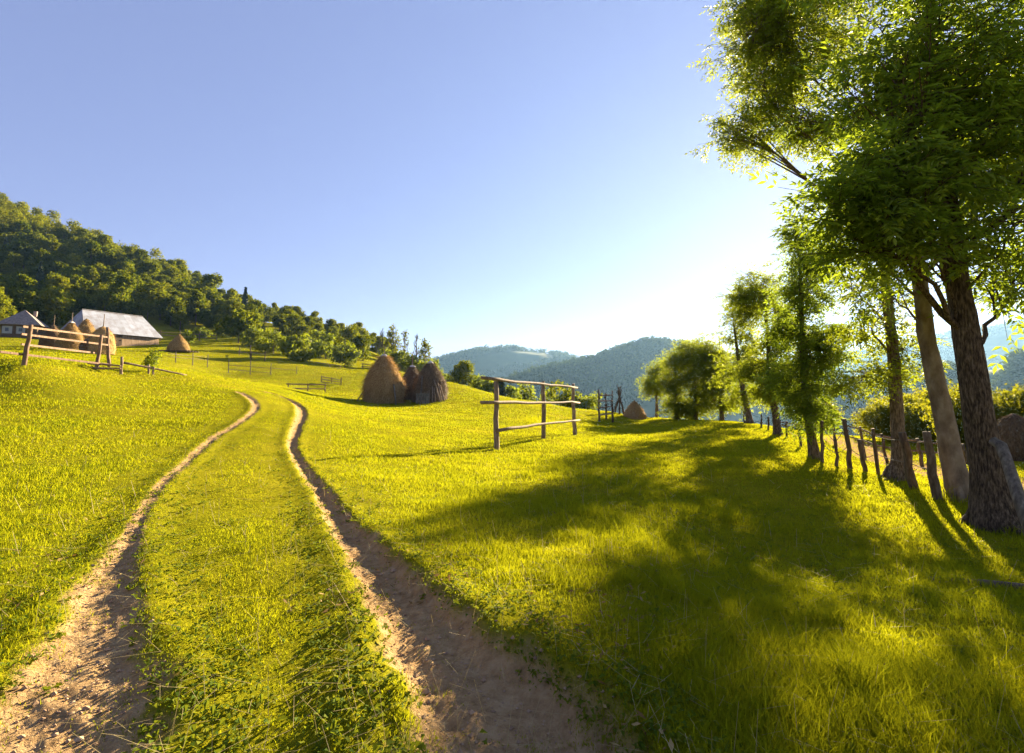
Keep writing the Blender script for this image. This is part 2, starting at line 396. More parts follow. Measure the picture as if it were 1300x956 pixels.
# ------------------------------------------------------------------ far hills
M_hillA = rough_mat('far_hill_cover', [(.35, (.035, .055, .015)), (.55, (.06, .08, .02)), (.66, (.16, .15, .045))], (1, 1, 1), .010, 7, 1, .0)
M_hillB = rough_mat('wooded_hill_cover', [(.3, (.025, .045, .012)), (.6, (.05, .07, .016)), (.7, (.09, .1, .03))], (1, 1, 1), .02, 7, 1, .0)
HILLS = {}
def hill(name, ridge, depth_front, base_z, mat, label, nx=140, ny=40, rough=8.0, fs=.008):
    """ridge: (px, py, distance); front slope runs depth_front metres towards the viewer"""
    rg = np.array(ridge, float); s = np.linspace(0, 1, nx); k = np.linspace(0, 1, len(rg))
    px = np.interp(s, k, rg[:, 0]); py = np.interp(s, k, rg[:, 1]); d = np.interp(s, k, rg[:, 2])
    top = np.array([pix(a, b, c) for a, b, c in zip(px, py, d)])
    hdir = top[:, :2]/np.linalg.norm(top[:, :2], axis=1)[:, None]
    us = np.linspace(-1, .8, ny)
    V = []
    for u in us:
        q = top.copy(); q[:, :2] += hdir*u*depth_front
        f = np.cos(np.clip(abs(u), 0, 1)*np.pi/2)**1.25 if u < 0 else np.cos(u*np.pi/2)
        z = base_z + (top[:, 2]-base_z)*f
        z = z + rough*fbm(q[:, 0]*fs, q[:, 1]*fs, 4)*(1-abs(1-f)*.2)*min(1, abs(u)*4)
        q[:, 2] = z; V.append(q)
    V = np.array(V)
    i = np.arange(ny-1)[:, None]*nx; j = np.arange(nx-1)[None]
    Q = np.stack([i+j, i+j+1, i+nx+j+1, i+nx+j], -1).reshape(-1, 4)
    me = mesh_np(name, V.reshape(-1, 3), [Q], mat, smooth=True)
    tag(link(name, me), label, None, None, 'structure'); HILLS[label] = V
    return V
VA = hill('hills', [(430,480,1150),(520,466,1150),(560,459,1150),(600,449,1150),(640,445,1150),(690,448,1150),(720,456,1150),(760,468,1150),(820,480,1150),(900,486,1150)], 240, -40, M_hillA, 'far blue hazy hill with pale meadow on top', rough=14)
VB = hill('hills', [(560,510,560),(640,487,580),(700,470,600),(760,458,620),(795,444,640),(830,437,650),(865,440,650),(900,450,650),(950,462,650),(1010,474,650),(1080,486,650)], 140, -40, M_hillB, 'wooded rounded hill in the valley behind the hay racks', rough=9)
VC = hill('hills', [(900,486,1500),(980,470,1500),(1050,456,1450),(1130,446,1400),(1200,430,1350),(1260,420,1300),(1330,408,1250),(1450,400,1200)], 380, -45, M_hillB, 'hazy wooded mountainside beyond the valley at right', rough=18)
VD = hill('hills', [(980,500,420),(1050,497,400),(1110,488,380),(1180,478,360),(1240,474,340),(1300,462,330),(1400,455,310)], 95, -38, M_hillB, 'low wooded foothill behind the right tree trunks', rough=6)

# ------------------------------------------------------------------ tree kinds for the distance: leaf tufts over lobed crowns
def tuft_quads(rng, P, Nrm, size, flat=.9):
    """kite shaped leaf sprays at points P, roughly facing Nrm"""
    n = len(P)
    a = Nrm + flat*rng.normal(size=(n, 3)); a /= np.linalg.norm(a, axis=1)[:, None]
    t = np.cross(a, rng.normal(size=(n, 3))); t /= np.linalg.norm(t, axis=1)[:, None]
    b = np.cross(a, t); s = (size*rng.uniform(.6, 1.35, n))[:, None]
    V = np.stack([P-t*s, P-b*s*.55+a*s*.12, P+t*s, P+b*s*.55+a*s*.12], 1).reshape(-1, 3)
    Q = np.arange(4*n).reshape(-1, 4)
    return V, Q
def crown_points(rng, lobes, n):
    """lobes: (c, r(3)); points near the lobes' surface but spread in depth"""
    lo = np.array([np.concatenate([c, r]) for c, r in lobes]); w = (lo[:, 3]*lo[:, 5]); w /= w.sum()
    k = rng.choice(len(lo), n, p=w); d = rng.normal(size=(n, 3)); d /= np.linalg.norm(d, axis=1)[:, None]
    rr = rng.uniform(.5, 1.1, n)[:, None]
    P = lo[k, :3] + d*lo[k, 3:]*rr
    return P, d
def far_tree(seed, h=9.0, w=3.6, n=1300, size=.42, mat=None, nl=11, trunk=.12, low=.12):
    rng = np.random.default_rng(seed); lobes = []
    for i in range(nl):
        zz = rng.uniform(low+.05, .95)
        rad = w*math.sin(min(1, (zz-low)/(1-low)*1.05+.12)*math.pi*.86)*rng.uniform(.35, .75)
        az = rng.uniform(0, 2*np.pi); s = w*rng.uniform(.24, .5)
        lobes.append((np.array([math.cos(az)*rad, math.sin(az)*rad, zz*h]), np.array([s, s, s*rng.uniform(.75, 1.05)])))
    P, d = crown_points(rng, lobes, n)
    V, Q = tuft_quads(rng, P, d+np.array([0, 0, .35]), size)
    mb = MB(); mb.tube([(0, 0, -.8), (0.05, 0, h*.35), (.1, .05, h*.7)], [h*.022, h*.016, h*.006], 6)
    Vt = np.vstack(mb.v); Ft = [np.vstack(a) for a in mb.f.values()]
    allV = np.vstack([V, Vt]); faces = [Q]+[f+len(V) for f in Ft]
    mi = np.concatenate([np.zeros(len(Q))]+[np.ones(len(f)) for f in Ft])
    return mesh_np('far_tree', allV, faces, [mat or M_wood_leaf, M_bark], mi)
def conifer(seed, h=11.0, w=2.0, n=900):
    rng = np.random.default_rng(seed)
    z = rng.uniform(.08, 1, n)**.8; az = rng.uniform(0, 2*np.pi, n); rad = w*(1-z)*rng.uniform(.5, 1.05, n)
    P = np.stack([np.cos(az)*rad, np.sin(az)*rad, z*h-rad*.25], 1); d = np.stack([np.cos(az), np.sin(az), .4+0*az], 1)
    V, Q = tuft_quads(rng, P, d, .38, .5)
    mb = MB(); mb.tube([(0, 0, -.8), (0, 0, h)], [.16, .02], 6); Vt = np.vstack(mb.v); Ft = [np.vstack(a) for a in mb.f.values()]
    return mesh_np('spruce', np.vstack([V, Vt]), [Q]+[f+len(V) for f in Ft], [M_conif, M_bark], np.concatenate([np.zeros(len(Q))]+[np.ones(len(f)) for f in Ft]))
def bush_mesh(seed, h=2.2, w=1.6, n=700, size=.16, mat=None, nl=9):
    rng = np.random.default_rng(seed); lobes = []
    for i in range(nl):
        az = rng.uniform(0, 2*np.pi); rad = w*rng.uniform(.1, .6); s = w*rng.uniform(.3, .5)
        lobes.append((np.array([math.cos(az)*rad, math.sin(az)*rad, h*rng.uniform(.25, .75)]), np.array([s, s, h*rng.uniform(.2, .32)])))
    P, d = crown_points(rng, lobes, n); P[:, 2] = np.abs(P[:, 2])
    V, Q = tuft_quads(rng, P, d+np.array([0, 0, .3]), size)
    return mesh_np('bush', V, [Q], mat or M_bush)

FAR = [far_tree(s, h, w, n, sz, nl=l) for s, h, w, n, sz, l in ((1, 9, 3.6, 3000, .30, 16), (2, 10, 3.3, 2800, .30, 15), (3, 8, 3.9, 3000, .31, 18), (4, 11, 3.5, 3000, .31, 16), (5, 7.5, 3.0, 2400, .28, 13))]
SPR = conifer(8)
# edge of the wood, as distance ahead per photo column
def wood_edge(px): return np.interp(px, [-300, 0, 60, 100, 200, 260, 300, 350, 400, 450, 500, 560, 600], [85, 90, 100, 110, 112, 118, 116, 112, 108, 106, 102, 94, 90])
def plant_wood():
    rng = np.random.default_rng(21); pts = []
    cell = {}
    for _ in range(14000):
        px = rng.uniform(-140, 575); d = math.sqrt(rng.uniform(85**2, 235**2))
        if d < wood_edge(px)+rng.uniform(0, 5): continue
        ridge = np.interp(px, [-200, 0, 100, 200, 300, 400, 480, 560, 600], [228, 222, 222, 212, 186, 172, 142, 112, 104])
        if d > ridge: continue
        if 322 < px < 362 and 120 < d < 146: continue
        X, _ = ray(px, 450); x = X*d; mind = 3.9+1.5*rng.random()
        k = (int(x//7), int(d//7)); ok = True
        for i in (-1, 0, 1):
            for j in (-1, 0, 1):
                for q in cell.get((k[0]+i, k[1]+j), []):
                    if (q[0]-x)**2+(q[1]-d)**2 < mind**2: ok = False
        if not ok: continue
        cell.setdefault(k, []).append((x, d)); pts.append((x, d, px))
    pts = np.array(pts); z = H(pts[:, 0], pts[:, 1])
    vis = (pts[:, 2] > -25)
    order = np.argsort(np.hypot(pts[:, 0], pts[:, 1])); single = [i for i in order if vis[i]][:285]
    sset = set(single)
    protoset = {}
    for i in single:
        x, y, px = pts[i]; conf = rng.random() < .03
        k = -1 if conf else int(rng.integers(len(FAR)))
        o = link('spruce' if conf else 'broadleaf_tree', SPR if conf else FAR[k], None, (x, y, z[i]-.2), rng.uniform(0, 6.28))
        s = rng.uniform(.55, 1.08)*float(np.interp(px, [240, 400], [1, .62])); o.scale = (s*rng.uniform(.9, 1.4), s*rng.uniform(.9, 1.4), s*rng.uniform(.9, 1.1))
        if conf: tag(o, 'narrow dark spruce rising among the broadleaf trees of the hillside wood', 'tree', 'spruces in the hillside wood')
        else: tag(o, 'bushy green broadleaf tree standing in the dense wood on the left hillside', 'tree', 'trees of the left hillside wood')
    rest = [i for i in range(len(pts)) if i not in sset]
    if rest:
        Vs, Qs, off = [], [], 0
        for i in rest:
            src = FAR[int(rng.integers(len(FAR)))]; nq = 1000
            v = np.empty(len(src.vertices)*3, np.float32); src.vertices.foreach_get('co', v); v = v.reshape(-1, 3)[:nq*4]
            a = rng.uniform(0, 6.28); s = rng.uniform(.75, 1.15); c_, s_ = math.cos(a)*s, math.sin(a)*s
            Vs.append(v @ np.array([[c_, s_, 0], [-s_, c_, 0], [0, 0, s]]) + [pts[i, 0], pts[i, 1], z[i]-.2])
            Qs.append(np.arange(nq*4).reshape(-1, 4)+off); off += nq*4
        tag(link('forest', mesh_np('forest', np.vstack(Vs), [np.vstack(Qs)], M_wood_leaf)), 'far rows of the dense wood along the hill ridge', None, None, 'stuff')
    print('wood', len(single), len(rest))
plant_wood()

def cover_hill(V, n, size, seed, label, lo=.12, clear=None):
    """a far-off wood that reads as one mass"""
    rng = np.random.default_rng(seed); ny, nx, _ = V.shape; Vs = []
    for _ in range(n):
        a = rng.uniform(lo, .72)*(ny-1); b = rng.uniform(0, 1)*(nx-1); i, j = int(a), int(min(b, nx-2)); fa, fb = a-i, b-j
        p = (V[i, j]*(1-fb)+V[i, j+1]*fb)*(1-fa) + (V[i+1, j]*(1-fb)+V[i+1, j+1]*fb)*fa
        if clear is not None and perlin(np.array([p[0]*clear]), np.array([p[1]*clear]))[0] > .22: continue
        s = size*rng.uniform(.6, 1.25); m = 34
        lob = rng.normal(size=(4, 3))*[.42, .42, .25]
        d = rng.normal(size=(m, 3)); d /= np.linalg.norm(d, axis=1)[:, None]
        c = p + np.array([0, 0, s*.85])
        P = c + (lob[rng.integers(4, size=m)] + d*.62)*s*[1, 1, .95]
        v, _q = tuft_quads(rng, P, d, .30*s, .5); Vs.append(v)
    V2 = np.vstack(Vs)
    tag(link('forest', mesh_np('forest', V2, [np.arange(len(V2)).reshape(-1, 4)], M_farwood)), label, None, None, 'stuff')
cover_hill(VB, 3000, 5.2, 1, 'hazy dense wood covering the rounded hill across the valley')
cover_hill(VA, 2600, 7.0, 2, 'far blue wood patches on the distant hill', clear=.006)
cover_hill(VC, 2800, 8.5, 3, 'far hazy wood on the mountainside at right', clear=.004)
cover_hill(VD, 1100, 4.6, 4, 'hazy wood on the low foothill behind the trunks', clear=.02)

# ------------------------------------------------------------------ scattered trees and bushes of the left and middle distance
def far_one(px, d, h, w, label, mat=None, seed=0, top=None, name='broadleaf_tree', cat='tree', n=1500, size=None, group=None, low=.1, nl=12):
    p = at(px, d)
    if top: h = max(1.2, (pix(px, top, d)[2]-p[2])*.97)
    me = far_tree(seed or int(px*7+d), h, w, n, size or max(.16, w*.085), mat or M_bush, nl=nl, low=low)
    return tag(link(name, me, None, (p[0], p[1], p[2]-.1), 0), label, cat, group)
far_one(376, 78, 4.3, 3.0, 'round apple-like tree with a wide low crown at the foot of the slope', seed=31, top=430, low=.08, n=2200)
far_one(345, 84, 4.6, 2.6, 'olive green bushy tree just left of the round low tree', seed=32, top=421, n=1800)
far_one(300, 96, 6.6, 4.6, 'large dark spreading tree at the wood edge right of the barn', M_wood_leaf, seed=33, top=393, n=2400)
far_one(318, 92, 3.6, 2.8, 'low bush below the large spreading tree by the wood edge', seed=34, top=418, n=1500)
far_one(437, 82, 4.0, 2.8, 'small thin leaved fruit tree above the short rail fence', seed=35, top=432, n=1500, low=.3)
far_one(412, 90, 4.2, 2.7, 'small bushy tree behind the fruit tree on the slope', seed=36, top=424)
far_one(398, 100, 5.2, 2.9, 'yellow green bushy tree higher on the grassy slope', seed=37, top=416)
far_one(460, 100, 5.5, 3.2, 'bright green round tree left of the big haystack top', M_wood_leaf, seed=38, top=414)
far_one(443, 104, 5.2, 3.0, 'bright green tree at the end of the hillside wood', M_wood_leaf, seed=39, top=414)
far_one(237, 92, 3.6, 1.5, 'slim young tree on the meadow terrace above the lone haystack', seed=40, top=421, n=900)
far_one(248, 112, 4.2, 3.0, 'sunlit bush at the wood edge behind the meadow terraces', seed=41, top=421)
far_one(587, 66, 3.9, 2.0, 'round dense tree standing alone right of the haystacks', M_wood_leaf, seed=42, top=458, n=2200, low=.05)
for k, (px, d, h, w) in enumerate(((506, 88, 4.8, 2.6), (522, 86, 4.0, 2.6), (536, 84, 3.4, 2.4), (550, 80, 3.0, 2.3), (562, 77, 2.7, 2.0), (492, 90, 4.2, 2.4), (574, 73, 2.2, 1.7), (530, 92, 4.6, 2.6), (545, 88, 3.8, 2.5))):
    far_one(px, d, h, w, 'green bush in the thick hedge behind the haystacks', seed=50+k, top=(447, 454, 461, 468, 474, 446, 480, 452, 459)[k], group='bushes behind the haystacks', n=1500, low=.02, name='bush', cat='bush')
for k, (px, d, h, w) in enumerate(((608, 63, 2.4, 1.8), (622, 60, 2.4, 1.6), (648, 60, 3.0, 1.6))):
    far_one(px, d, h, w, 'bush along the meadow edge right of the lone round tree', seed=70+k, top=(480, 484, 491)[k], group='bushes at the meadow edge', n=1200, low=.02, name='bush', cat='bush')
p = at(636, 60); o = link('conifer', conifer(9, 2.6, .75, 600), None, (p[0], p[1], p[2]-.3)); tag(o, 'narrow dark conifer behind the near end of the hay rack', 'tree')
far_one(718, 58, 5.0, 3.2, 'dark broad tree seen through the hay rack', M_wood_leaf, seed=81, top=491, n=2000, low=.02)
far_one(665, 66, 5.0, 2.6, 'sunlit bush left of the broad tree behind the hay rack', seed=82, top=493, n=1300, low=.02)
far_one(697, 72, 8.0, 2.6, 'hazy tree top rising behind the middle post of the rack', seed=83, top=480, n=1300)
far_one(752, 58, 6.0, 1.9, 'pale green tree left of the small ladder rack', seed=84, top=498, n=1300)
far_one(742, 60, 4.8, 1.9, 'low green bush at the meadow edge near the ladder rack', seed=85, top=503, n=1200)

def bare_tree(px, d, top, label, seed, leaves=0, spread=.35):
    rng = np.random.default_rng(seed); b = at(px, d); h = pix(px, top, d)[2]-b[2]; t = thing('slender_tree', label, 'tree', b)
    mb = MB(); mb.tube([(0, 0, -.3), (.05, 0, h*.5), (0, .05, h)], [.14, .10, .03], 6); tips = []
    for i in range(26):
        z = h*rng.uniform(.3, .95); a = rng.uniform(0, 6.28); L = h*spread*(1.05-z/h)*rng.uniform(.6, 1.1)+.25
        q = np.array([math.cos(a)*L*.5, math.sin(a)*L*.5, z+L*.9]); m_ = np.array([math.cos(a)*L*.35, math.sin(a)*L*.35, z+L*.4])
        mb.tube([(0, 0, z), m_, q], [.06, .04, .02], 4); tips += [m_, q, (m_+q)/2]
        for _ in range(2):
            r_ = rng.normal(size=3)*.25; mb.tube([m_, m_+r_+[0, 0, .35]], [.03, .015], 3); tips.append(m_+r_+[0, 0, .35])
    mb.build('trunk', M_bark, t)
    if leaves:
        T = np.array(tips); P = T[rng.integers(len(T), size=leaves)]+rng.normal(size=(leaves, 3))*.22
        V, Q = tuft_quads(rng, P, rng.normal(size=(leaves, 3)), .2); link('crown', mesh_np('crown', V, [Q], M_wood_leaf), t)
bare_tree(484, 92, 417, 'bare slender tree at the left end of the thin tree row', 1)
bare_tree(498, 94, 411, 'tallest slender tree with thin leafy crown above the haystacks', 2, 520, .42)
bare_tree(513, 92, 421, 'half leafless slender tree right of the tallest thin tree', 3, 120)
bare_tree(528, 90, 425, 'bare slender tree standing alone in the hedge gap', 4)
bare_tree(539, 88, 433, 'shorter slender tree with leafy top at the right end of the thin row', 5, 420, .45)

# ------------------------------------------------------------------ ash trees of the fence row
def compound_leaf(nl=9, L=.26, leaf=.095, wid=.030):
    """pinnate leaf: pairs of leaflets on a drooping rachis (kite quads), x = along"""
    V = []; pairs = (nl-1)//2
    for k in range(pairs):
        x = L*(.28+.58*k/max(1, pairs-1)); zz = -.25*(x/L)**2*L
        for s in (-1, 1):
            d = np.array([.62, s*.78, -.18]); d /= np.linalg.norm(d); n = np.array([-.78*s*s, .62*s, 0]); n /= np.linalg.norm(n)
            b = np.array([x, 0, zz]); le = leaf*(1-.15*abs(k-1))
            V += [b, b+d*le*.45+n*wid*.5+[0, 0, .006], b+d*le+[0, 0, -.012], b+d*le*.45-n*wid*.5+[0, 0, .006]]
    b = np.array([L*.9, 0, -.22*L]); d = np.array([.95, 0, -.3])
    V += [b, b+d*leaf*.45+[0, wid*.5, 0], b+d*leaf*1.05, b+d*leaf*.45-[0, wid*.5, 0]]
    return np.array(V)
def place_leaves(rng, P, D, tmpl, scale):
    n = len(P); D = D/np.linalg.norm(D, axis=1)[:, None]
    up = np.tile([0, 0, 1.], (n, 1)) + .38*rng.normal(size=(n, 3))
    S = np.cross(up, D); S /= np.linalg.norm(S, axis=1)[:, None]+1e-9; U = np.cross(D, S)
    sc = (scale*rng.uniform(.7, 1.25, n))[:, None, None]
    V = P[:, None]+sc*(tmpl[None, :, 0:1]*D[:, None]+tmpl[None, :, 1:2]*S[:, None]+tmpl[None, :, 2:3]*U[:, None])
    V = V.reshape(-1, 3); return V, np.arange(len(V)).reshape(-1, 4)
def ash(label, base, trunk, blobs, seed, leaf_scale=1.0, nl=9, twigs=6, per=7, tw=.55, mat=None, bark=None, name='ash_tree', flare=1.45, group=None, sides=20):
    """trunk: (dx,dy,z,r) relative to base; blobs: (dx,dy,z, rx,ry,rz, n) that limbs grow into"""
    rng = np.random.default_rng(seed); t = thing(name, label, 'tree', base, group)
    T = np.array(trunk, float); zs = np.linspace(-.3, T[-1, 2], 34)
    path = np.stack([np.interp(zs, T[:, 2], T[:, 0]), np.interp(zs, T[:, 2], T[:, 1]), zs], 1); rad = np.interp(zs, T[:, 2], T[:, 3])
    path[:, :2] += .035*T[0, 3]/.2*rng.normal(size=(34, 2)).cumsum(0)*.18
    rad = rad*(1+(flare-1)*np.exp(-np.clip(zs, 0, 9)/(.9*T[0, 3]+.12)))
    mb = MB(); mb.tube(path, rad, sides, rough=.045, rng=rng)
    for a0 in rng.uniform(0, 6.28, 6):                              # root buttresses
        r0 = T[0, 3]; dv = np.array([math.cos(a0), math.sin(a0), 0])
        mb.tube([dv*r0*.75+[0, 0, r0*1.7], dv*r0*1.15+[0, 0, r0*.55], dv*r0*1.9+[0, 0, -.08]], [r0*.22, r0*.34, r0*.22], 8, cap=False)
    Ps, Ds = [], []
    for (bx, by, bz, rx, ry, rz, n) in blobs:
        limbs = []
        for _l in range(max(1, n//10)):
            d = rng.normal(size=3); d /= np.linalg.norm(d); c_ = np.array([bx, by, bz])+d*np.array([rx, ry, rz])*.4
            hd = np.hypot(*(c_[:2]-[np.interp(c_[2], zs, path[:, 0]), np.interp(c_[2], zs, path[:, 1])]))
            z0 = np.clip(c_[2]-.75*hd-rng.uniform(0, .5), min(T[:, 2].max()*.25, bz), T[-1, 2]-.1); k = np.argmin(abs(zs-z0)); p0 = path[k]
            q = np.linspace(0, 1, 9)[:, None]; m_ = (p0+c_)/2+np.array([0, 0, .12*hd])+rng.normal(size=3)*.18*min(1, hd)
            LB = (1-q)**2*p0+2*q*(1-q)*m_+q*q*c_; LB[1:-1] += rng.normal(size=(7, 3))*.025*min(1.5, hd)
            r0 = min(.5*rad[k], .014+.017*hd); mb.tube(LB, np.linspace(r0, r0*.35, 9), 7, cap=False); limbs.append((LB, r0))
        for _ in range(n):
            d = rng.normal(size=3); d /= np.linalg.norm(d); tgt = np.array([bx, by, bz])+d*np.array([rx, ry, rz])*rng.uniform(.15, 1)**.5
            hd = np.hypot(*(tgt[:2]-[np.interp(tgt[2], zs, path[:, 0]), np.interp(tgt[2], zs, path[:, 1])]))
            z0 = np.clip(tgt[2]-.55*hd-rng.uniform(0, .5), min(T[:, 2].max()*.25, bz), T[-1, 2]-.1)
            LB, lr = limbs[int(rng.integers(len(limbs)))]; p0 = LB[int(rng.integers(4, 9))]
            hd = np.linalg.norm(tgt-p0); mid = (p0+tgt)/2+np.array([0, 0, .06*hd])+rng.normal(size=3)*.12*min(1, hd)
            q = np.linspace(0, 1, 6)[:, None]; B = (1-q)**2*p0+2*q*(1-q)*mid+q*q*tgt
            r0 = min(.5*lr, .007+.010*hd)
            mb.tube(B, np.linspace(r0, .006, 6), 5, cap=False)
            bd = tgt-mid; bd /= np.linalg.norm(bd)+1e-9
            for _t in range(twigs):
                a = rng.uniform(.45, 1.0); s = (1-a)**2*p0+2*a*(1-a)*mid+a*a*tgt
                dd = bd*.7+rng.normal(size=3)*[.8, .8, .42]+np.array([0, 0, .12]); dd /= np.linalg.norm(dd); L = tw*rng.uniform(.5, 1.2)
                e = s+dd*L; mb.tube([s, (s+e)/2+rng.normal(size=3)*.03, e], [.007, .005, .003], 3, cap=False)
                m = per; u = rng.uniform(.15, 1.0, m)[:, None]
                Ps.append(s+(e-s)*u+rng.normal(size=(m, 3))*.04)
                dl = dd*.7+rng.normal(size=(m, 3))*[.8, .8, .4]+np.array([0, 0, -.15]); Ds.append(dl)
    mb.build('trunk', bark or M_bark, t, smooth=True)
    V, Q = place_leaves(rng, np.vstack(Ps), np.vstack(Ds), compound_leaf(nl), leaf_scale)
    link('crown', mesh_np('crown', V, [Q], mat or M_ash), t); return t

def B(px, py, d, base, rx, ry, rz, n):       # a blob of crown given by where it stands
    p = pix(px, py, d)-base; return (p[0], p[1], p[2], rx, ry, rz, n)
# the big tree at the right edge
b1 = at(1250, 7.6); 
ash('largest tree with a thick furrowed trunk at the right edge of the meadow', b1,
    [(0, 0, 0, .225), (-.03, .05, 1.2, .192), (-.09, .1, 2.6, .168), (-.16, .12, 3.8, .145), (-.25, .1, 6, .11), (-.3, 0, 10, .03)],
    [B(1200, 60, 7.6, b1, 1.9, 1.7, 1.4, 46), B(1130, 130, 7.3, b1, 1.1, 1.2, 1.2, 26), B(1105, 250, 7.3, b1, .75, .9, .75, 18), B(1160, 220, 7.3, b1, .9, 1.0, .7, 22),
     B(1070, 265, 7.2, b1, .4, .5, .4, 9), B(1240, 170, 7.6, b1, 1.1, 1.4, 1.0, 30), B(1110, 295, 7.2, b1, .6, .8, .3, 18), B(1290, 110, 8.0, b1, 1.0, 1.5, 1.5, 36), B(1285, 350, 8.3, b1, .5, .8, .55, 16), B(1190, 315, 7.1, b1, .4, .4, .35, 9), B(1265, 290, 7.2, b1, .5, .4, .4, 9),
     B(1340, 200, 7.6, b1, 1.0, 1.3, 1.6, 26), B(1230, -120, 7.6, b1, 2.2, 2.2, 1.7, 26)], 101, 1.5, 7, 4, 5, .72, sides=28)
b2 = at(1209, 9.4)
ash('leaning tree with smooth pale trunk just left of the largest tree', b2,
    [(0, 0, 0, .18), (-.06, .1, 1.2, .16), (-.22, .2, 3.0, .135), (-.36, .2, 5, .11), (-.5, .2, 9, .03)],
    [B(1140, 200, 9.8, b2, 1.2, 1.4, 1.6, 20), B(1105, 310, 9.6, b2, .7, .9, .6, 12), B(1230, 240, 10, b2, 1.0, 1.0, .9, 13), B(1120, 370, 9.6, b2, .4, .5, .3, 4), B(1180, 40, 9.8, b2, 1.8, 1.8, 1.6, 20)], 102, 1.3, 7, 4, 6, .68, bark=M_bark_s, sides=24)
b3 = at(1130, 11.6)
ash('tall tree with mossy trunk base and bright leaves spreading over the meadow', b3,
    [(0, 0, 0, .17), (.08, 0, .5, .135), (.13, 0, 2.5, .118), (.12, .1, 5, .095), (0, .1, 8, .07), (-.2, 0, 11, .02)],
    [B(1105, 400, 11.4, b3, .85, .9, .75, 12), B(1090, 470, 11.4, b3, .6, .6, .45, 7), B(1150, 450, 11.6, b3, .5, .6, .7, 8), B(1080, 350, 11.6, b3, .55, .8, .5, 7),
     B(1010, 60, 11.8, b3, 1.2, 1.2, 1.15, 42), B(975, 130, 11.6, b3, .75, .9, .75, 24), B(1000, 5, 12, b3, 1.2, 1.2, 1.0, 26), B(940, 165, 11.6, b3, .55, .6, .5, 16), B(955, 60, 11.8, b3, .7, .9, .9, 26), B(955, 0, 12, b3, .7, .9, .8, 18), B(1030, 160, 11.8, b3, .8, .8, .6, 22), B(1090, 0, 12, b3, 1.4, 1.4, 1.6, 20), B(1130, 300, 12, b3, .8, .8, 1.0, 13)],
    103, 1.2, 7, 5, 6, .72, mat=M_ash_y, sides=20)
b4 = at(1030, 14.6)
ash('slim dark leafy tree whose lower trunk is wrapped in foliage', b4,
    [(0, 0, 0, .13), (-.12, 0, .9, .10), (-.22, 0, 2.5, .09), (-.2, 0, 4.5, .06), (-.15, 0, 6.3, .015)],
    [B(1022, 480, 14.6, b4, .72, .7, .75, 27), B(1022, 525, 14.6, b4, .4, .4, .35, 12), B(1020, 420, 14.6, b4, .95, .9, .9, 30), B(1022, 355, 14.6, b4, .6, .6, .75, 26), B(1015, 312, 14.6, b4, .35, .4, .45, 12), B(1050, 445, 14.6, b4, .35, .4, .5, 12)],
    104, 1.25, 7, 6, 6, .6, sides=16)
b5 = at(985, 22)
ash('thin tree with an open airy top left of the foliage wrapped tree', b5,
    [(0, 0, 0, .15), (-.2, 0, 2, .12), (-.3, 0, 5, .06), (-.4, 0, 6.4, .012)],
    [B(975, 470, 22, b5, 1.1, 1.1, 1.3, 34), B(960, 385, 22, b5, 1.35, 1.3, 1.0, 30), B(958, 360, 22, b5, .6, .7, .7, 10), B(982, 500, 22, b5, .5, .5, .7, 10), B(990, 420, 22, b5, .8, .8, 1.1, 18)],
    105, 1.4, 7, 6, 7, .65, mat=M_ash_y, sides=12)
b6 = at(950, 30)
ash('leaning slim tree with a gap in its crown near the bushy trees', b6,
    [(0, 0, 0, .17), (-.5, 0, 3, .12), (-.7, 0, 5.5, .05), (-.8, 0, 7.0, .012)],
    [B(935, 470, 30, b6, 1.3, 1.3, 1.5, 24), B(935, 420, 30, b6, 1.1, 1.1, .9, 18), B(945, 390, 30, b6, 1.0, 1.0, .9, 14), B(948, 505, 30, b6, .9, .9, .7, 12), B(965, 450, 30, b6, .8, .8, 1.2, 12)],
    106, 1.65, 5, 6, 7, .75, mat=M_ash_y, sides=10)
for k, (px, d, hh, lab, bl) in enumerate((
    (915, 38, 6.2, 'rounded tree with dense crown at the right of the bushy clump', [(908, 472, 1.8, 1.9, 54), (915, 505, 1.6, 1.1, 30), (897, 447, 1.3, 1.0, 24)]),
    (882, 40, 6.5, 'largest round tree in the bushy clump, darkest near its foot', [(882, 472, 2.0, 2.0, 64), (885, 512, 1.7, 1.0, 36), (880, 444, 1.3, .9, 22)]),
    (858, 41, 5.4, 'leafy tree on the left side of the bushy clump', [(857, 482, 1.4, 1.5, 44), (860, 518, 1.5, .7, 28), (862, 457, 1.0, .8, 16)]),
    (833, 45, 4.4, 'small tree with a bare stem beside the little haystack', [(833, 480, 1.2, 1.1, 36), (828, 497, .9, .6, 14), (840, 466, .9, .6, 12)]))):
    bb = at(px, d)
    ash(lab, bb, [(0, 0, 0, .15), (0, 0, 2, .11), (0, 0, hh, .02)], [B(a, b_, d, bb, r1, r1, r2, n) for a, b_, r1, r2, n in bl], 120+k, 1.7, 5, 7, 7, .75, sides=10, mat=M_ash_y, name='broadleaf_tree')

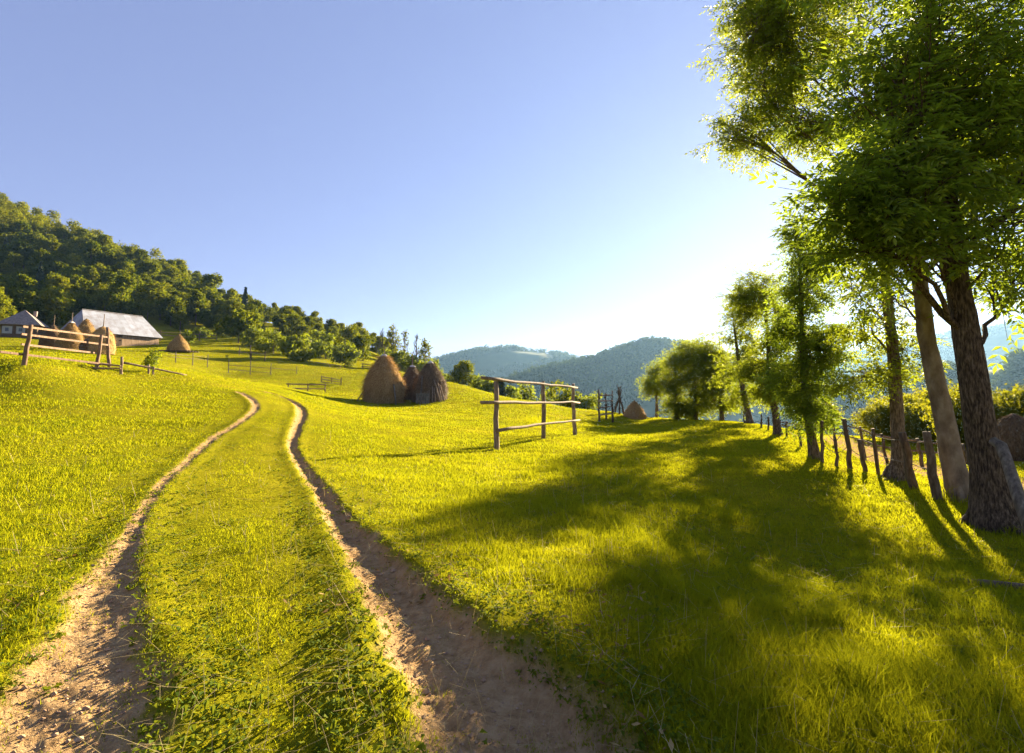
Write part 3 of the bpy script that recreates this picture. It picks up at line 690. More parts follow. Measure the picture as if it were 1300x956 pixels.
# ------------------------------------------------------------------ orchard shrubs beyond the fence
SH = [bush_mesh(200+k, 2.7, 1.6, 3800, .075, M_goldbush) for k in range(5)]
rng = np.random.default_rng(77)
for k in range(64):
    d = rng.uniform(20, 40); px = rng.uniform(1000, 1330)
    x = ray(px, 490)[0]*d
    if x < np.interp(d, ROAD[:, 1], ROAD[:, 0])+2.6: continue
    s = rng.uniform(.7, 1.2); o = link('shrub', SH[k % 5], None, (x, d, Hs(x, d)-.05), rng.uniform(0, 6.28)); o.scale = (s, s, s*rng.uniform(.85, 1.15))
    tag(o, 'golden green shrub in the overgrown orchard beyond the fence', 'shrub', 'shrubs in the orchard beyond the fence')
for k in range(12):
    d = rng.uniform(34, 44); px = rng.uniform(900, 1010); x = ray(px, 490)[0]*d
    if x < np.interp(d, ROAD[:, 1], ROAD[:, 0])+1.5: continue
    o = link('shrub', SH[k % 5], None, (x, d, Hs(x, d)-.05), rng.uniform(0, 6.28)); o.scale = (.9, .9, .8)
    tag(o, 'golden shrub behind the thin trunks of the tree row', 'shrub', 'shrubs behind the tree row')

# ------------------------------------------------------------------ haystacks
def haystack(px, d, h, r, label, mat=M_hay, smat=M_strand, pole=.5, prof=None, strands=3000, seed=0, group=None, cap=False, name='haystack', lean=0.0, sink=.05):
    rng = np.random.default_rng(seed+int(px)); b = at(px, d, -sink); t = thing(name, label, 'haystack', b, group)
    prof = prof or [(0, .93), (.12, .99), (.3, 1.0), (.48, .90), (.62, .72), (.76, .49), (.88, .27), (.96, .13), (1, .03)]
    zz = np.linspace(0, 1, 30); rr = np.interp(zz, [p_[0] for p_ in prof], [p_[1] for p_ in prof]); ns = 56
    th = np.arange(ns)*2*np.pi/ns; TH, Z = np.meshgrid(th, zz); Rr = np.repeat(rr[:, None], ns, 1)
    Rr = Rr*(1+.11*fbm(np.cos(TH)*1.7+seed*3, np.sin(TH)*1.7+Z*3, 3)+.035*fbm(TH*5, Z*14, 3)*np.sin(np.clip(TH, 0, 9))**2+.02*rng.normal(size=TH.shape))
    X = Rr*np.cos(TH)*r+lean*Z*h; Y = Rr*np.sin(TH)*r; V = np.stack([X, Y, Z*h], -1).reshape(-1, 3)
    i = np.arange(29)[:, None]*ns; j = np.arange(ns)[None]; j2 = (j+1) % ns
    Q = np.stack([i+j, i+j2, i+ns+j2, i+ns+j], -1).reshape(-1, 4)
    hay = link('hay', mesh_np('hay', V, [Q, np.arange(29*ns, 30*ns)[None]], mat, smooth=True), t)
    # loose stems lying down the sides
    n = strands; u = rng.random(n)**1.2*.98; a = rng.uniform(0, 2*np.pi, n); ru = np.interp(u, zz, rr)
    rad = np.stack([np.cos(a), np.sin(a), 0*a], 1); P = rad*(ru*r*1.01)[:, None]; P[:, 0] += lean*u*h; P[:, 2] = u*h
    dr = (np.interp(u+.03, zz, rr)-ru)/.03*r/h; down = -np.stack([rad[:, 0]*dr, rad[:, 1]*dr, np.ones(n)], 1)
    down += rad*.16+rng.normal(size=(n, 3))*.55; down /= np.linalg.norm(down, axis=1)[:, None]
    L = (rng.uniform(.05, .13, n)*h)[:, None]; side = np.cross(down, rad); side /= np.linalg.norm(side, axis=1)[:, None]; w = .0035*h
    Vs = np.stack([P-side*w, P+side*w, P+down*L+rad*.04+side*w*.3, P+down*L+rad*.04-side*w*.3], 1).reshape(-1, 3)
    Vs[:, 2] = np.maximum(Vs[:, 2], 0.0)
    link('loose_hay', mesh_np('loose_hay', Vs, [np.arange(4*n).reshape(-1, 4)], smat), hay)
    if pole:
        mb = MB(); mb.tube([(lean*h*.9, 0, h*.9), (lean*h+.03, 0, h+pole)], [.045, .03], 7); mb.build('pole', M_wood, t)
    if cap:
        mb = MB(); mb.tube([(lean*h, 0, h*.955), (lean*h, 0, h*1.0), (lean*h, 0, h*1.015)], [.30, .16, .03], 12, rough=.15, rng=rng)
        mb.build('cover', M_cover, t)
    return t
M_cover = rough_mat('pale_cover', [(.3, (.35, .31, .27)), (.7, (.6, .56, .5))], nscale=4)
tall = [(0, .94), (.12, .98), (.3, 1.0), (.45, .92), (.6, .76), (.75, .54), (.88, .31), (.96, .17), (1, .06)]
haystack(487, 42, 3.95, 1.62, 'tallest haystack, reddish brown and lit on its right side', prof=tall, strands=7000, seed=1, cap=True, pole=.65)
haystack(523, 45, 2.95, 1.15, 'slim dark haystack squeezed between the two larger haystacks', M_hay_d, M_strand_d, strands=3500, seed=2, cap=True, pole=1.2, prof=tall)
haystack(546, 43, 3.35, 1.42, 'dark haystack with many sticks leaning on its front', M_hay_d, M_strand_d, strands=5500, seed=3, cap=True, pole=0, prof=tall)
haystack(805, 43, 1.55, 1.0, 'little brown cone haystack at the meadow edge near the trees', M_hay, M_strand, strands=2500, seed=4, pole=.15, prof=[(0, 1), (.2, .93), (.5, .68), (.8, .33), (.95, .13), (1, .04)])
haystack(61, 57, 2.7, 1.1, 'dark haystack leftmost of the row behind the board fence', M_hay_d, M_strand_d, strands=1500, seed=5, pole=1.1, lean=.04)
haystack(85, 55, 3.05, 1.12, 'golden haystack with pale cap in the row behind the board fence', M_hay_y, M_strand, strands=2000, seed=6, pole=1.0, cap=True)
haystack(104, 64, 3.8, 1.3, 'golden haystack beside the left end of the barn roof', M_hay_y, M_strand, strands=1800, seed=7, pole=0)
haystack(126, 50, 2.75, 1.0, 'brown round topped haystack nearest the fence corner', M_hay, M_strand, strands=1800, seed=8, pole=1.2, prof=[(0, 1), (.25, 1.02), (.5, .98), (.68, .85), (.82, .62), (.93, .35), (1, .08)])
haystack(112, 53, 1.75, 1.0, 'low dark hay pile standing in for the dark lean-to between the golden stack and the round topped stack', M_hay_d, M_strand_d, strands=1200, seed=12, pole=0)  # hay pile stands in for the dark lean-to between the stacks
haystack(224, 68, 2.25, 1.3, 'lone golden haystack on a low log platform right of the barn', M_hay_y, M_strand, strands=1800, seed=9, pole=0, sink=-.12, prof=[(0, 1), (.2, .97), (.45, .78), (.7, .47), (.9, .17), (1, .05)])
haystack(1283, 17.5, 1.6, .62, 'round grey brown haystack half hidden behind the largest trunk', M_hay_d, M_strand_d, strands=3500, seed=10, pole=0, prof=[(0, .95), (.3, 1), (.55, .92), (.75, .7), (.9, .42), (1, .06)])
p = at(224, 68); t = thing('log_platform', 'low dark log platform under the lone golden haystack', 'platform', p)
for k in range(5):
    mb = MB(); yy = -1.2+.6*k; mb.tube([(-1.9, yy, .08), (1.9, yy+.1, .08)], [.1, .09], 8); mb.build('log', M_wood_d, t)

def pole_thing(p0, p1, r, label, name='wooden_pole', mat=M_wood, cat='pole', group=None, mids=()):
    p0 = np.asarray(p0, float); mb = MB(); pts = [np.zeros(3)]+[np.asarray(m)-p0 for m in mids]+[np.asarray(p1)-p0]
    if len(pts) == 2: pts = [pts[0], (pts[0]+pts[1])/2+np.array([.02, 0, .01]), pts[1]]
    mb.tube(pts, np.linspace(r*1.1, r*.8, len(pts)), 8, rough=.06)
    return tag(mb.build(name, mat, None, True, p0), label, cat, group)
def lean(px0, px1, py1, d0, d1, r, label, **k):
    pole_thing(at(px0, d0, -.05), pix(px1, py1, d1), r, label, **k)
lean(453, 461, 497, 40.6, 41.0, .05, 'dark prop stick leaning on the left foot of the tallest haystack', mat=M_wood_d)
lean(503, 500, 488, 40.3, 40.7, .06, 'grey pole leaning on the right front of the tallest haystack', mat=M_grey)
lean(533, 536, 478, 41.2, 41.9, .06, 'long pale pole leaning on the left of the stick covered haystack', mat=M_grey)
lean(559, 551, 482, 41.2, 41.9, .055, 'long pole crossing the right front of the stick covered haystack')
for k, (a, b_, c) in enumerate(((541, 543, 493), (545, 544.5, 492), (549, 549, 490), (553, 551, 492), (557, 553, 488), (561, 556, 486), (564, 559, 489))):
    lean(a, b_, c, 41.1, 41.7, .045, 'short stick in the bundle leaning on the dark haystack', group='sticks leaning on the dark haystack')
p = at(536.5, 41.0); t = thing('board_pallet', 'grey board panel standing against the dark haystack', 'panel', p)
for k in range(5):
    mb = MB(); mb.box((-.42+.21*k, 0, .42), (.17, .04, .82)); mb.build('board', M_grey, t)
for k in range(2):
    mb = MB(); mb.box((0, -.045, .2+.45*k), (1.05, .04, .09)); mb.build('crossbar', M_grey, t)
# pole tripod by the small haystack
p = at(786, 44); t = thing('pole_stack', 'dark poles stacked upright like a tepee beside the little haystack', 'pole stack', p)
for k, (a, b_, z) in enumerate(((-.6, .1, 2.1), (-.35, .3, 2.4), (.45, .15, 2.0), (.3, -.3, 2.5), (-.1, -.35, 2.2), (.1, .4, 2.3))):
    mb = MB(); mb.tube([(a, b_, -.05), (-.15*a, -.15*b_, z*.8), (-.4*a, -.4*b_, z)], [.06, .05, .03], 7); mb.build('pole', M_wood_d, t)

# ------------------------------------------------------------------ hay drying racks and fences
def rack(posts, rails, label, name='hay_rack', cat='hay rack', pr=.085, rr=.07, mat=M_wood_d, rmat=M_wood, group=None, seed=1, plank=False):
    """posts: (px, d, top_py | height, lean_x); rails: (px0, py0, d0, px1, py1, d1)"""
    rng = np.random.default_rng(seed); b0 = at(posts[0][0], posts[0][1]); t = thing(name, label, cat, b0, group)
    for pst in posts:
        px, d, top = pst[:3]; lx = pst[3] if len(pst) > 3 else 0
        b = at(px, d)-b0; h = (pix(px, top, d)[2]-(b+b0)[2]) if top > 5 else top
        mb = MB(); q = np.linspace(0, 1, 7); pts = np.stack([b[0]+lx*q+rng.normal(size=7)*.012, b[1]+rng.normal(size=7)*.012, b[2]-.2+(h+.2)*q], 1)
        r_ = pst[4] if len(pst) > 4 else pr
        mb.tube(pts, np.linspace(r_*1.08, r_*.85, 7), 9, rough=.05, rng=rng); mb.build('post', mat, t, True)
    for (a, b_, c, a2, b2_, c2) in rails:
        p0 = pix(a, b_, c)-b0; p1 = pix(a2, b2_, c2)-b0; n = 9; q = np.linspace(0, 1, n)[:, None]
        mb = MB()
        if plank: mb.plank(p0, p1, rr*2.2, .035); mb.build('rail', rmat, t)
        else:
            pts = p0+(p1-p0)*q; pts[:, 2] += rng.normal(size=n).cumsum()*.010*np.linalg.norm(p1-p0)/4; pts[:, 0] += rng.normal(size=n)*.006
            mb.tube(pts, np.linspace(rr*1.1, rr*.75, n), 9, rough=.05, rng=rng); mb.build('rail', rmat, t, True)
    return t
rack([(630, 14.4, 484), (690, 17.5, 484), (729, 20.5, 487, -.05)],
     [(612, 480, 13.5, 733, 490, 20.4), (611, 512, 13.5, 736, 512, 20.4), (632, 547, 14.3, 736, 535, 20.4)],
     'large hay drying rack of three posts and three crooked rails in the meadow', pr=.075, rr=.044, mat=M_wood)
rack([(760, 36, 494), (769, 38, 499), (777, 36.5, 496)],
     [(760, 502, 35.9, 778, 501.5, 36.4), (760, 509, 35.9, 778, 509, 36.4), (760, 518, 35.9, 778, 516, 36.4), (760, 527, 35.9, 778, 524.5, 36.4)],
     'small ladder like hay rack with four rails left of the pole stack', pr=.07, rr=.05)
rack([(27, 18.5, 412, .18, .075), (120.5, 23, 425, .15, .075), (137.5, 24.5, 415.5, -.25, .075)],
     [(29, 414.5, 18.55, 136, 428, 24.3), (27, 424, 18.5, 137, 438, 24.3), (27, 437, 18.5, 120, 448, 23), (-60, 440, 16.2, 27, 450, 18.4), (0, 446.5, 17.6, 140, 463, 22.8)],
     'tall board fence in front of the left haystacks', 'board_fence', 'fence', mat=M_board_shade, rmat=M_board_shade, rr=.034, plank=True)
rack([(152.5, 22, 453, 0, .06), (187.5, 23.4, 463, 0, .05), (193.5, 23, 465.5, 0, .04)],
     [(112, 461, 22.4, 153, 464, 21.9), (112, 467.5, 22.4, 153, 468, 21.9), (154, 460, 22, 237, 477, 24.2)],
     'low broken fence whose long pale rail slopes down to the grass', 'rail_fence', 'fence', mat=M_wood, rr=.045)
rack([(366, 46, 487.5), (391, 46, 487), (413, 46, 487)], [(364, 487.5, 45.9, 414, 488, 45.9), (366, 493.5, 45.9, 413, 494, 45.9)],
     'short two rail fence above the end of the cart track', 'rail_fence', 'fence', mat=M_wood_d, pr=.06, rr=.06)
rack([(408, 56, 477), (421, 55, 479), (433, 53, 479)], [(408, 478, 56, 433, 482, 53), (408, 481.5, 56, 433, 485.5, 53), (408, 485, 56, 433, 489, 53)],
     'short three rail fence up the slope left of the tallest haystack', 'rail_fence', 'fence', pr=.06, rr=.05)
rack([(460, 86, 461), (472, 86, 462)], [(459, 462, 86, 473, 463.5, 86), (459, 465, 86, 473, 466, 86)], 'tiny pale rail fence piece peeping out left of the tallest haystack', 'rail_fence', 'fence', mat=M_wood, pr=.07, rr=.07)
rack([(289, 60, 456.5), (317, 60, 457.5), (343, 60, 461), (376, 62, 465)], [(289, 463.5, 60, 343, 467.5, 60), (289, 469, 60, 343, 473, 60), (343, 467, 60, 376, 470, 62)],
     'thin grey fence running across the slope below the bushy trees', 'rail_fence', 'fence', mat=M_grey, pr=.05, rr=.03)
rack([(302, 76, 440), (316, 74, 438), (317.5, 72, 446), (335, 72, 446)], [(302, 447, 76, 317, 448, 73), (317, 447, 72, 336, 449.5, 72)], 'short fence with four uneven posts by the low bush', 'rail_fence', 'fence', pr=.07, rr=.05)
rack([(221, 56, 446), (243, 58, 448), (262, 60, 450)], [(213, 449, 55, 262, 453, 60), (213, 453, 55, 262, 457, 60)], 'thin wire and post fence below the lone golden haystack', 'rail_fence', 'fence', mat=M_grey, pr=.05, rr=.025)
rack([(418, 76, 463), (431, 76, 464)], [(400, 460, 78, 432, 464, 76), (400, 463.5, 78, 432, 467.5, 76)], 'pale fence piece under the small fruit tree', 'rail_fence', 'fence', mat=M_wood, pr=.06, rr=.05)
rack([(200, 98, 419), (225, 100, 420), (250, 102, 421), (272, 104, 423)], [(196, 421.5, 97, 274, 426, 104), (196, 425, 97, 274, 429, 104)], 'dark fence along the meadow terrace right of the barn', 'rail_fence', 'fence', pr=.08, rr=.07)

# the crooked stake fence under the tree row
def stakes(lst, label, wires, name='stake_fence', mat=M_wood_d, dd=None, wr=.008, wmat=M_grey):
    b0 = None; tops = []; t = None; rng = np.random.default_rng(len(lst))
    for (bx, by, tx, ty, r_) in lst:
        b = hit(bx, by) if dd is None else at(bx, dd(bx))
        if b is None: continue
        d = b[1]; tp = pix(tx, ty, d-.05)
        if t is None: b0 = b; t = thing(name, label, 'fence', b0)
        mb = MB(); q = np.linspace(0, 1, 7)[:, None]; s = b-b0-np.array([0, 0, .25]); pts = s+(tp-b0-s)*q+rng.normal(size=(7, 3))*.012
        mb.tube(pts, np.linspace(r_*.9, r_*.7, 7), 8, rough=.08, rng=rng); mb.build('post', mat, t, True); tops.append((b-b0, tp-b0))
    for h in wires:
        for (b, tp), (b2, tp2) in zip(tops[:-1], tops[1:]):
            p0 = b+(tp-b)*h; p1 = b2+(tp2-b2)*h
            mb = MB(); mb.tube([p0, (p0+p1)/2-np.array([0, 0, .03]), p1], wr, 5); mb.build('wire' if wr < .015 else 'rail', wmat, t)
stakes([(905,532,905,517,.05),(930,534,929,519,.05),(945,538,944.5,522,.05),(967,543,966.5,526,.05),(976,546,975.5,529,.05),(999,556,998,535,.05),(1017.7,568,1013.6,538,.05),(1044,587,1043.5,534,.055),(1063,592,1060,556,.05),(1080,595,1072,532,.07),(1099,599,1092,558,.065),(1117,603,1107.5,544,.05),(1164,621,1145.5,548.5,.095),(1191,634,1175.5,547.5,.085)],
       'crooked stake fence with thin wires running under the tree row', (.45, .85))
def d2(px): return float(np.interp(px, [985, 1035, 1060, 1110, 1170, 1190, 1290], [34, 25, 21, 18, 17, 17, 16]))
stakes([(990,0,990,534,.05),(1010,0,1010,537,.05),(1033,0,1033,533,.05),(1057,0,1057,532,.06),(1093,0,1092,541,.06),(1120,0,1119,550,.06),(1165,0,1164,556,.07),(1192,0,1191,560,.08),(1222,0,1222,563,.07)],
       'old pole fence with pale rails on the far side of the dirt road', (.5, .9), 'pole_fence', dd=d2, wr=.03, wmat=M_wood)
pole_thing(at(1330, 6.1, -.2), pix(1260, 559, 6.9), .07, 'bent grey dead limb propped against the largest trunk', 'dead_limb', M_grey, 'branch', mids=[pix(1307, 668, 6.2), pix(1290, 622, 6.45), pix(1277, 582, 6.7), pix(1270, 566, 6.8)])
a, b_ = hit(1180, 738), hit(1330, 752)
pole_thing(a+[0, 0, .0], b_+[0, 0, .02], .04, 'dark rotten log lying in the grass below the largest tree', 'fallen_log', M_wood_d, 'log')

# ------------------------------------------------------------------ barn and cottage
M_tin = None
def tin_mat():
    m, n, out = newmat('tin_sheets'); L = n.links.new
    tc = N(n, 'ShaderNodeTexCoord'); br = N(n, 'ShaderNodeTexBrick', i_Scale=1.0); br.inputs['Color1'].default_value = (.22, .235, .29, 1); br.inputs['Color2'].default_value = (.31, .345, .44, 1); br.inputs['Mortar'].default_value = (.2, .19, .19, 1)
    br.inputs['Mortar Size'].default_value = .012; br.inputs['Brick Width'].default_value = 1.1; br.inputs['Row Height'].default_value = 1.9; br.offset = 0
    mp = N(n, 'ShaderNodeMapping'); mp.inputs['Rotation'].default_value = (0, 0, 0)
    L(tc.outputs['UV'], mp.inputs[0]); L(mp.outputs[0], br.inputs['Vector'])
    nz = N(n, 'ShaderNodeTexNoise', i_Scale=1.2, i_Detail=6.0); L(tc.outputs['Object'], nz.inputs['Vector'])
    mx = N(n, 'ShaderNodeMix', data_type='RGBA', blend_type='MULTIPLY'); mx.inputs[0].default_value = .6; rp = ramp(n, [(.35, (.62, .5, .44)), (.6, (1, 1, 1))])
    L(nz.outputs[0], rp.inputs[0]); L(br.outputs[0], mx.inputs[6]); L(rp.outputs[0], mx.inputs[7])
    p_ = N(n, 'ShaderNodeBsdfPrincipled', i_Roughness=.75, i_Metallic=.0); L(mx.outputs[2], p_.inputs['Base Color']); L(p_.outputs[0], out.inputs[0]); return m
M_tin = tin_mat()
M_plank = rough_mat('plank_wall', [(.3, (.2, .13, .08)), (.55, (.40, .28, .18)), (.75, (.55, .42, .29))], (4, 4, .35), 2.2, 5, .9, .4, .02)
M_shingle = rough_mat('grey_shingles', [(.3, (.12, .098, .088)), (.55, (.26, .215, .195)), (.75, (.38, .33, .30))], (2, 2, 5), 1.8, 6, .9, .5, .03)
M_white = rough_mat('limewash', [(.3, (.26, .28, .31)), (.7, (.38, .40, .43))], nscale=2)
M_log = rough_mat('log_wall', [(.3, (.06, .04, .03)), (.7, (.17, .12, .085))], (1, 1, 6), 2, 4)
M_glass = rough_mat('dark_panes', [(.3, (.03, .04, .06)), (.7, (.06, .08, .10))], rough=.15, bump=0, spec=.6)
def uvquad(name, quads, uvs, mat, parent, thick=.06):
    """roof planes as thin slabs with their own uv (metres)"""
    V, Fq, UV = [], [], []
    for q, uv in zip(quads, uvs):
        q = np.asarray(q, float); nrm = np.cross(q[1]-q[0], q[2]-q[0]); nrm /= np.linalg.norm(nrm)
        o_ = len(V); k = len(q)
        V += list(q)+list(q-nrm*thick); Fq.append([o_+i for i in range(k)]); UV += list(uv)
        Fq.append([o_+k+i for i in reversed(range(k))]); UV += list(uv)[::-1]
        for i in range(k):
            j = (i+1) % k; Fq.append([o_+j, o_+i, o_+k+i, o_+k+j]); UV += [uv[j], uv[i], uv[i], uv[j]]
    me = bpy.data.meshes.new(name); me.from_pydata([tuple(v) for v in V], [], Fq); me.materials.append(mat)
    ul = me.uv_layers.new(name='UVMap'); ul.data.foreach_set('uv', np.array(UV, np.float32).ravel()); me.update()
    return link(name, me, parent)
def house(p, rz, Lx, Wy, wh, rise, ridge, over, label, name, roofm, wallm, cat):
    t = thing(name, label, cat, p, None, rz)
    for (c, s) in (((0, -Wy/2+.08, wh/2-.4), (Lx, .16, wh+.8)), ((0, Wy/2-.08, wh/2-.4), (Lx, .16, wh+.8)), ((-Lx/2+.08, 0, wh/2-.4), (.16, Wy-.34, wh+.8)), ((Lx/2-.08, 0, wh/2-.4), (.16, Wy-.34, wh+.8))):
        mb = MB(); mb.box(c, s); mb.build('wall', wallm, t)
    ex, ey = Lx/2+over, Wy/2+over; ze = wh-.15; zr = wh+rise; rx = ridge/2; sl = math.hypot(ey, zr-ze)
    A, B_, C_, D_ = (-ex, -ey, ze), (ex, -ey, ze), (ex, ey, ze), (-ex, ey, ze); R1, R2 = (-rx, 0, zr), (rx, 0, zr)
    if rx < .1:
        quads = [(A, B_, R1), (B_, C_, R1), (C_, D_, R1), (D_, A, R1)]; uvs = [[(0, 0), (2*ex, 0), (ex, sl)], [(0, 0), (2*ey, 0), (ey, sl)], [(0, 0), (2*ex, 0), (ex, sl)], [(0, 0), (2*ey, 0), (ey, sl)]]
    else:
        quads = [(A, B_, R2, R1), (C_, D_, R1, R2), (B_, C_, R2), (D_, A, R1)]
        uvs = [[(0, 0), (2*ex, 0), (ex+rx, sl), (ex-rx, sl)], [(0, 0), (2*ex, 0), (ex+rx, sl), (ex-rx, sl)], [(0, 0), (2*ey, 0), (ey, sl)], [(0, 0), (2*ey, 0), (ey, sl)]]
    roof = uvquad('roof', quads, uvs, roofm, t)
    if rx > .1:
        mb = MB(); mb.tube([(-rx, 0, zr+.03), (rx, 0, zr+.03)], .09, 8); mb.build('ridge_cap', roofm, roof)
    return t
c0 = pix(104, 393, 83); c1 = pix(181.5, 402, 92); mid = (c0+c1)/2; ang = math.atan2(c1[1]-c0[1], c1[0]-c0[0])
bz = 8.2
barn = house((mid[0], mid[1], bz), ang, 11.6, 6.4, 1.9, mid[2]-bz-1.9, 9.6, .45, 'long plank barn with a patched grey tin roof below the wood', 'barn', M_tin, M_plank, 'barn')
mb = MB(); mb.box((-1.5, -3.26, .8), (2.2, .08, 1.7)); dr = mb.build('door', M_wood_d, barn)
mb = MB(); mb.box((-.6, -3.33, .8), (.05, .05, .2)); mb.build('handle', M_grey, dr)
pc = at(24, 77); pc[2] = pix(24, 431, 77)[2]
cot = house(pc, math.radians(28), 4.1, 3.6, 2.2, 2.3, 0, .55, 'small cottage with a steep grey pyramid roof at the far left', 'cottage', M_shingle, M_log, 'cottage')
for k, (x0, w_) in enumerate(((-1.3, 1.1), (.2, 1.0))):
    mb = MB(); mb.box((x0, -1.83, 1.25), (w_, .06, 1.1)); mb.build('whitewashed_panel', M_white, cot)
for x0 in (-1.3, .2):
    mb = MB(); mb.box((x0, -1.88, 1.3), (.5, .05, .6)); wn = mb.build('window', M_white, cot)
    mb = MB(); mb.box((x0, -1.912, 1.3), (.4, .02, .5)); mb.build('pane', M_glass, wn)
mb = MB(); mb.box((1.3, -1.84, .75), (.8, .08, 1.7)); mb.build('door', M_wood_d, cot)
mb = MB(); mb.box((1.0, .8, 4.0), (.4, .4, .9)); mb.build('chimney', M_shingle, cot)

p = at(193, 24.5); t = tag(link('bush', bush_mesh(300, 1.15, .62, 700, .06, M_bush), None, p), 'small leafy bush growing at the end of the low broken fence', 'bush')

# ------------------------------------------------------------------ grass, weeds, clods
def blades(n, r0, r1, seed, phmax=58, phmin=0):
    rng = np.random.default_rng(seed)
    r = np.exp(rng.uniform(math.log(r0), math.log(r1), n)); ph = rng.uniform(math.radians(phmin), math.radians(phmax), n)*rng.choice([-1, 1], n)
    x, y = r*np.sin(ph), r*np.cos(ph); di, dz = dirt_and_dz(x, y)
    keep = di-.55*np.clip(fbm(x*4.3, y*4.3, 2), -.5, .8) < rng.uniform(.2, 1.06, n)+.22*ss(6, 12, r)
    keep &= ~((r > 20) & (y > wood_edge(CX+F*x/np.maximum(y, .1))+6) & (x < 0))
    patch = fbm(x*.55, y*.55, 3)
    keep &= rng.random(n) < np.clip(.95+.5*patch, .5, 1)
    x, y, r, dz, patch = x[keep], y[keep], r[keep], dz[keep], patch[keep]
    z = H(x, y)+dz; ok = z > -6.5; x, y, r, z, patch = x[ok], y[ok], r[ok], z[ok], patch[ok]; n = len(x)
    # shorter on the track strip, taller towards the right foreground
    D1, _, _ = seg_dist(x, y, RL[::3]); D2, _, _ = seg_dist(x, y, RR[::3])
    short = np.clip(np.minimum(D1, D2)/.9, .45, 1); between = (D1 < 1.6) & (D2 < 1.6); short = np.where(between, short*.75, short)
    right = np.clip((x-.3)/2.5, 0, 1)*np.clip((8-r)/5, 0, 1)
    h = (.045+.022*right+.04*np.clip(patch, -.4, .8))*short*rng.uniform(.5, 1.5, n)
    h = np.where(rng.random(n) < .02, h*1.8, h)
    tus = perlin(x*1.6+40, y*1.6)+.5*perlin(x*4.1, y*4.1+9)
    h = h*np.where((r < 14) & (x > -.5), 1+1.1*ss(.22, .5, tus), 1)
    for bb in (b1, b2, b3, b4, b5):
        q = np.hypot(x-bb[0], y-bb[1]); h = h*(1+1.5*np.exp(-(q/.55)**2))
    fr = (z/1.15+.35*perlin(x*.05, y*.05)) % 1
    band = (r > 24) & (x < 4) & (fr > .44) & (fr < .56) & (perlin(x*.07+5, y*.07) > -.12)
    h = np.where(band, h*2.3, h)
    w = np.maximum(.0020, .00047*r)*rng.uniform(.7, 1.3, n)
    az = rng.uniform(0, 2*np.pi, n); lean_ = rng.uniform(.1, .95, n)*h; la = rng.uniform(0, 2*np.pi, n)
    sx, sy = np.cos(az)*w, np.sin(az)*w; lx, ly = np.cos(la)*lean_, np.sin(la)*lean_
    b = np.stack([x, y, z-.01], 1); s = np.stack([sx, sy, 0*sx], 1); l = np.stack([lx, ly, 0*lx], 1); up = np.array([0, 0, 1.])
    m = b+l*.3+up*(h*.62)[:, None]; t = b+l+up*(h)[:, None]
    V = np.stack([b-s, b+s, m+s*.75, m-s*.75, t], 1).reshape(-1, 3); o = np.arange(n)[:, None]*5
    return V, o+np.array([0, 1, 2, 3]), o+np.array([3, 2, 4])
V, Q, T = blades(1150000, 1.0, 150, 5)
V2, Q2, T2 = blades(260000, 1.0, 45, 6, 105, 58)
V, Q, T = np.vstack([V, V2]), np.vstack([Q, Q2+len(V)]), np.vstack([T, T2+len(V)])
tag(link('grass', mesh_np('grass', V, [Q, T], M_grass)), 'sunlit yellow green meadow grass', None, None, 'stuff')

def weeds(n, seed):
    rng = np.random.default_rng(seed); P = []
    r = np.exp(rng.uniform(math.log(1.4), math.log(16), n*3)); ph = rng.uniform(-1, 1, n*3); x, y = r*np.sin(ph), r*np.cos(ph)
    D1, _, w1 = seg_dist(x, y, RL[::3]); D2, _, w2 = seg_dist(x, y, RR[::3]); e = np.minimum(D1-w1, D2-w2)
    pr = np.where(e < -.06, .01, np.where(e < .35, .5, .10)); pr = np.where((x > 1.5) & (r < 9), .35, pr)
    k = rng.random(len(x)) < pr; x, y = x[k][:n], y[k][:n]; n = len(x); z = ground(x, y)
    V = []
    m = 6
    for j in range(m):
        a = rng.uniform(0, 2*np.pi, n); L = rng.uniform(.014, .042, n)*(1+.3*(np.hypot(x, y) > 5)); w = L*rng.uniform(.18, .34, n); el = rng.uniform(.05, .9, n)
        d = np.stack([np.cos(a)*np.cos(el), np.sin(a)*np.cos(el), np.sin(el)], 1); sd_ = np.stack([-np.sin(a), np.cos(a), 0*a], 1)
        b = np.stack([x, y, z+.01], 1)+rng.normal(size=(n, 3))*[.02, .02, .008]; mid_ = b+d*(L*.55)[:, None]+[0, 0, .006]; tip = b+d*L[:, None]-np.stack([0*a, 0*a, L*.18], 1)
        V.append(np.stack([b, mid_+sd_*w[:, None], tip, mid_-sd_*w[:, None]], 1))
    V = np.concatenate(V, 0).reshape(-1, 3)
    tag(link('weeds', mesh_np('weeds', V, [np.arange(len(V)).reshape(-1, 4)], M_weed)), 'low broad leaved weeds along the cart ruts', None, None, 'stuff')
weeds(7500, 8)
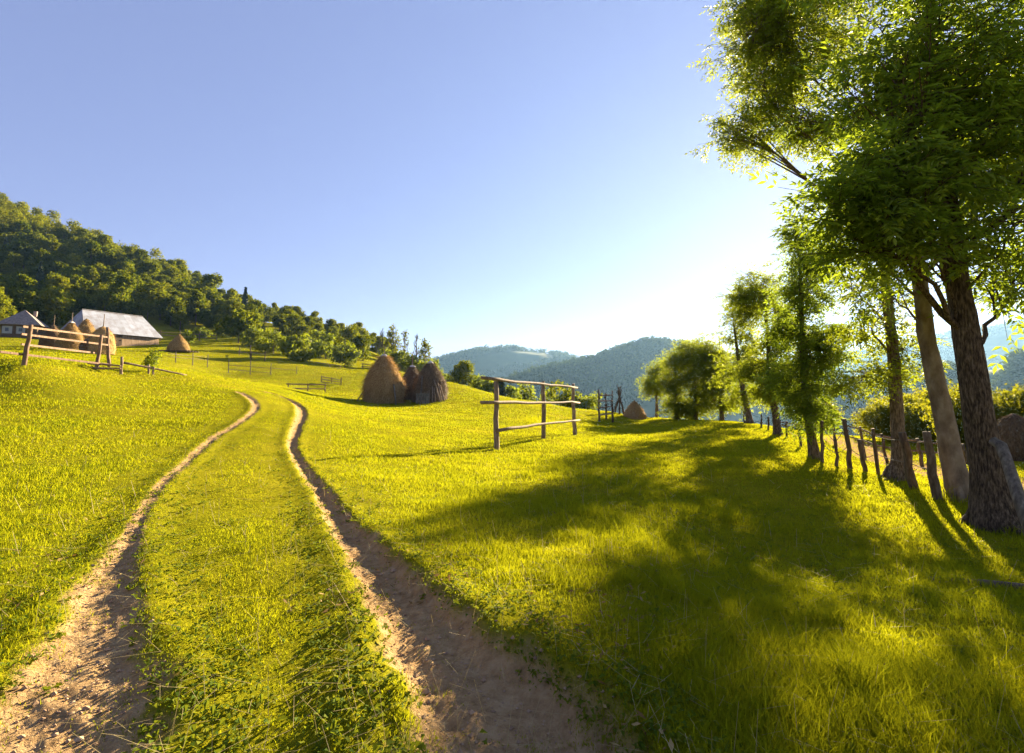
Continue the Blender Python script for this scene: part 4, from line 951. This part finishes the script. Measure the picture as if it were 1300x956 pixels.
def stalks(n, seed):
    rng = np.random.default_rng(seed); r = np.exp(rng.uniform(math.log(1.5), math.log(14), n)); ph = rng.uniform(-1, 1, n); x, y = r*np.sin(ph), r*np.cos(ph)
    z = ground(x, y); lie = rng.random(n) < .7; L = rng.uniform(.05, .22, n); a = rng.uniform(0, 6.28, n); el = np.where(lie, rng.uniform(0, .35, n), rng.uniform(.9, 1.45, n)); L = np.where(lie, L, L*1.1)
    d = np.stack([np.cos(a)*np.cos(el), np.sin(a)*np.cos(el), np.sin(el)], 1)*L[:, None]; b = np.stack([x, y, z+np.where(lie, .03, 0)], 1); s = np.stack([-np.sin(a), np.cos(a), 0*a], 1)*np.maximum(.0008, .00030*r)[:, None]
    V = np.stack([b-s, b+s, b+d+s*.6, b+d-s*.6], 1).reshape(-1, 3)
    tag(link('dry_grass', mesh_np('dry_grass', V, [np.arange(len(V)).reshape(-1, 4)], M_straw)), 'dry straw stalks scattered in the meadow', None, None, 'stuff')
stalks(3200, 9)
def litter(n, seed):
    rng = np.random.default_rng(seed); r = np.exp(rng.uniform(math.log(1.5), math.log(11), n*3)); ph = rng.uniform(-.95, 1, n*3); x, y = r*np.sin(ph), r*np.cos(ph)
    k = (perlin(x*.8+3, y*.8)+.5*perlin(x*2.5, y*2.5) > np.where(x > .3, .02, .22)); x, y = x[k][:n], y[k][:n]; n = len(x); z = ground(x, y)
    a = rng.uniform(0, 6.28, n); L = rng.uniform(.008, .026, n); el = rng.normal(0, .35, n)
    d = np.stack([np.cos(a)*np.cos(el), np.sin(a)*np.cos(el), np.sin(el)], 1); s_ = np.stack([-np.sin(a), np.cos(a), rng.normal(0, .4, n)], 1)
    b = np.stack([x, y, z+rng.uniform(.005, .035, n)], 1); w = (L*rng.uniform(.15, .4, n))[:, None]; L = L[:, None]
    V = np.stack([b-d*L, b+s_*w, b+d*L, b-s_*w], 1).reshape(-1, 3)
    tag(link('leaf_litter', mesh_np('leaf_litter', V, [np.arange(len(V)).reshape(-1, 4)], M_litter)), 'brown dead leaves and hay scraps lying in the grass', None, None, 'stuff')
M_litter = leaf_mat('dead_leaves', [(0, (.10, .055, .018)), (.5, (.22, .14, .045)), (1, (.40, .29, .12))], (.4, .2, .06), .25, .8, spec=.1)
litter(4200, 12)
def clods(n, seed):
    rng = np.random.default_rng(seed); V, Fc = [], []
    oc = np.array([(1, 0, 0), (-1, 0, 0), (0, 1, 0), (0, -1, 0), (0, 0, 1), (0, 0, -1)], float); of = np.array([(0, 2, 4), (2, 1, 4), (1, 3, 4), (3, 0, 4), (2, 0, 5), (1, 2, 5), (3, 1, 5), (0, 3, 5)])
    xs, ys = [], []
    for P in (RL, RR):
        k = rng.integers(0, 60, n//2); q = P[np.minimum(k, len(P)-1)]
        xs.append(q[:, 0]+rng.normal(size=len(k))*q[:, 2]*.55); ys.append(q[:, 1]+rng.normal(size=len(k))*.2)
    x, y = np.concatenate(xs), np.concatenate(ys); z = ground(x, y); m = len(x); s = rng.gamma(1.3, .0026, m)+.0015
    V = oc[None]*rng.uniform(.6, 1.3, (m, 6, 1))*s[:, None, None]*np.array([1, 1, .7])+np.stack([x, y, z+s*.3], 1)[:, None]
    Fc = (of[None]+np.arange(m)[:, None, None]*6).reshape(-1, 3)
    tag(link('gravel', mesh_np('gravel', V.reshape(-1, 3), [Fc], M_stone)), 'loose clods and small stones in the ruts', None, None, 'stuff')
clods(3000, 10)

# ------------------------------------------------------------------ valley haze
def haze():
    m, n, out = newmat('haze_air'); v = N(n, 'ShaderNodeVolumePrincipled'); v.inputs['Color'].default_value = (.32, .58, 1, 1); v.inputs['Density'].default_value = .00012; v.inputs['Anisotropy'].default_value = .48
    n.links.new(v.outputs[0], out.inputs['Volume'])
    mb = MB(); mb.box((0, 0, 70), (5400, 5400, 300)); o = mb.build('haze', m); tag(o, 'thin blue valley haze', None, None, 'stuff')
haze()
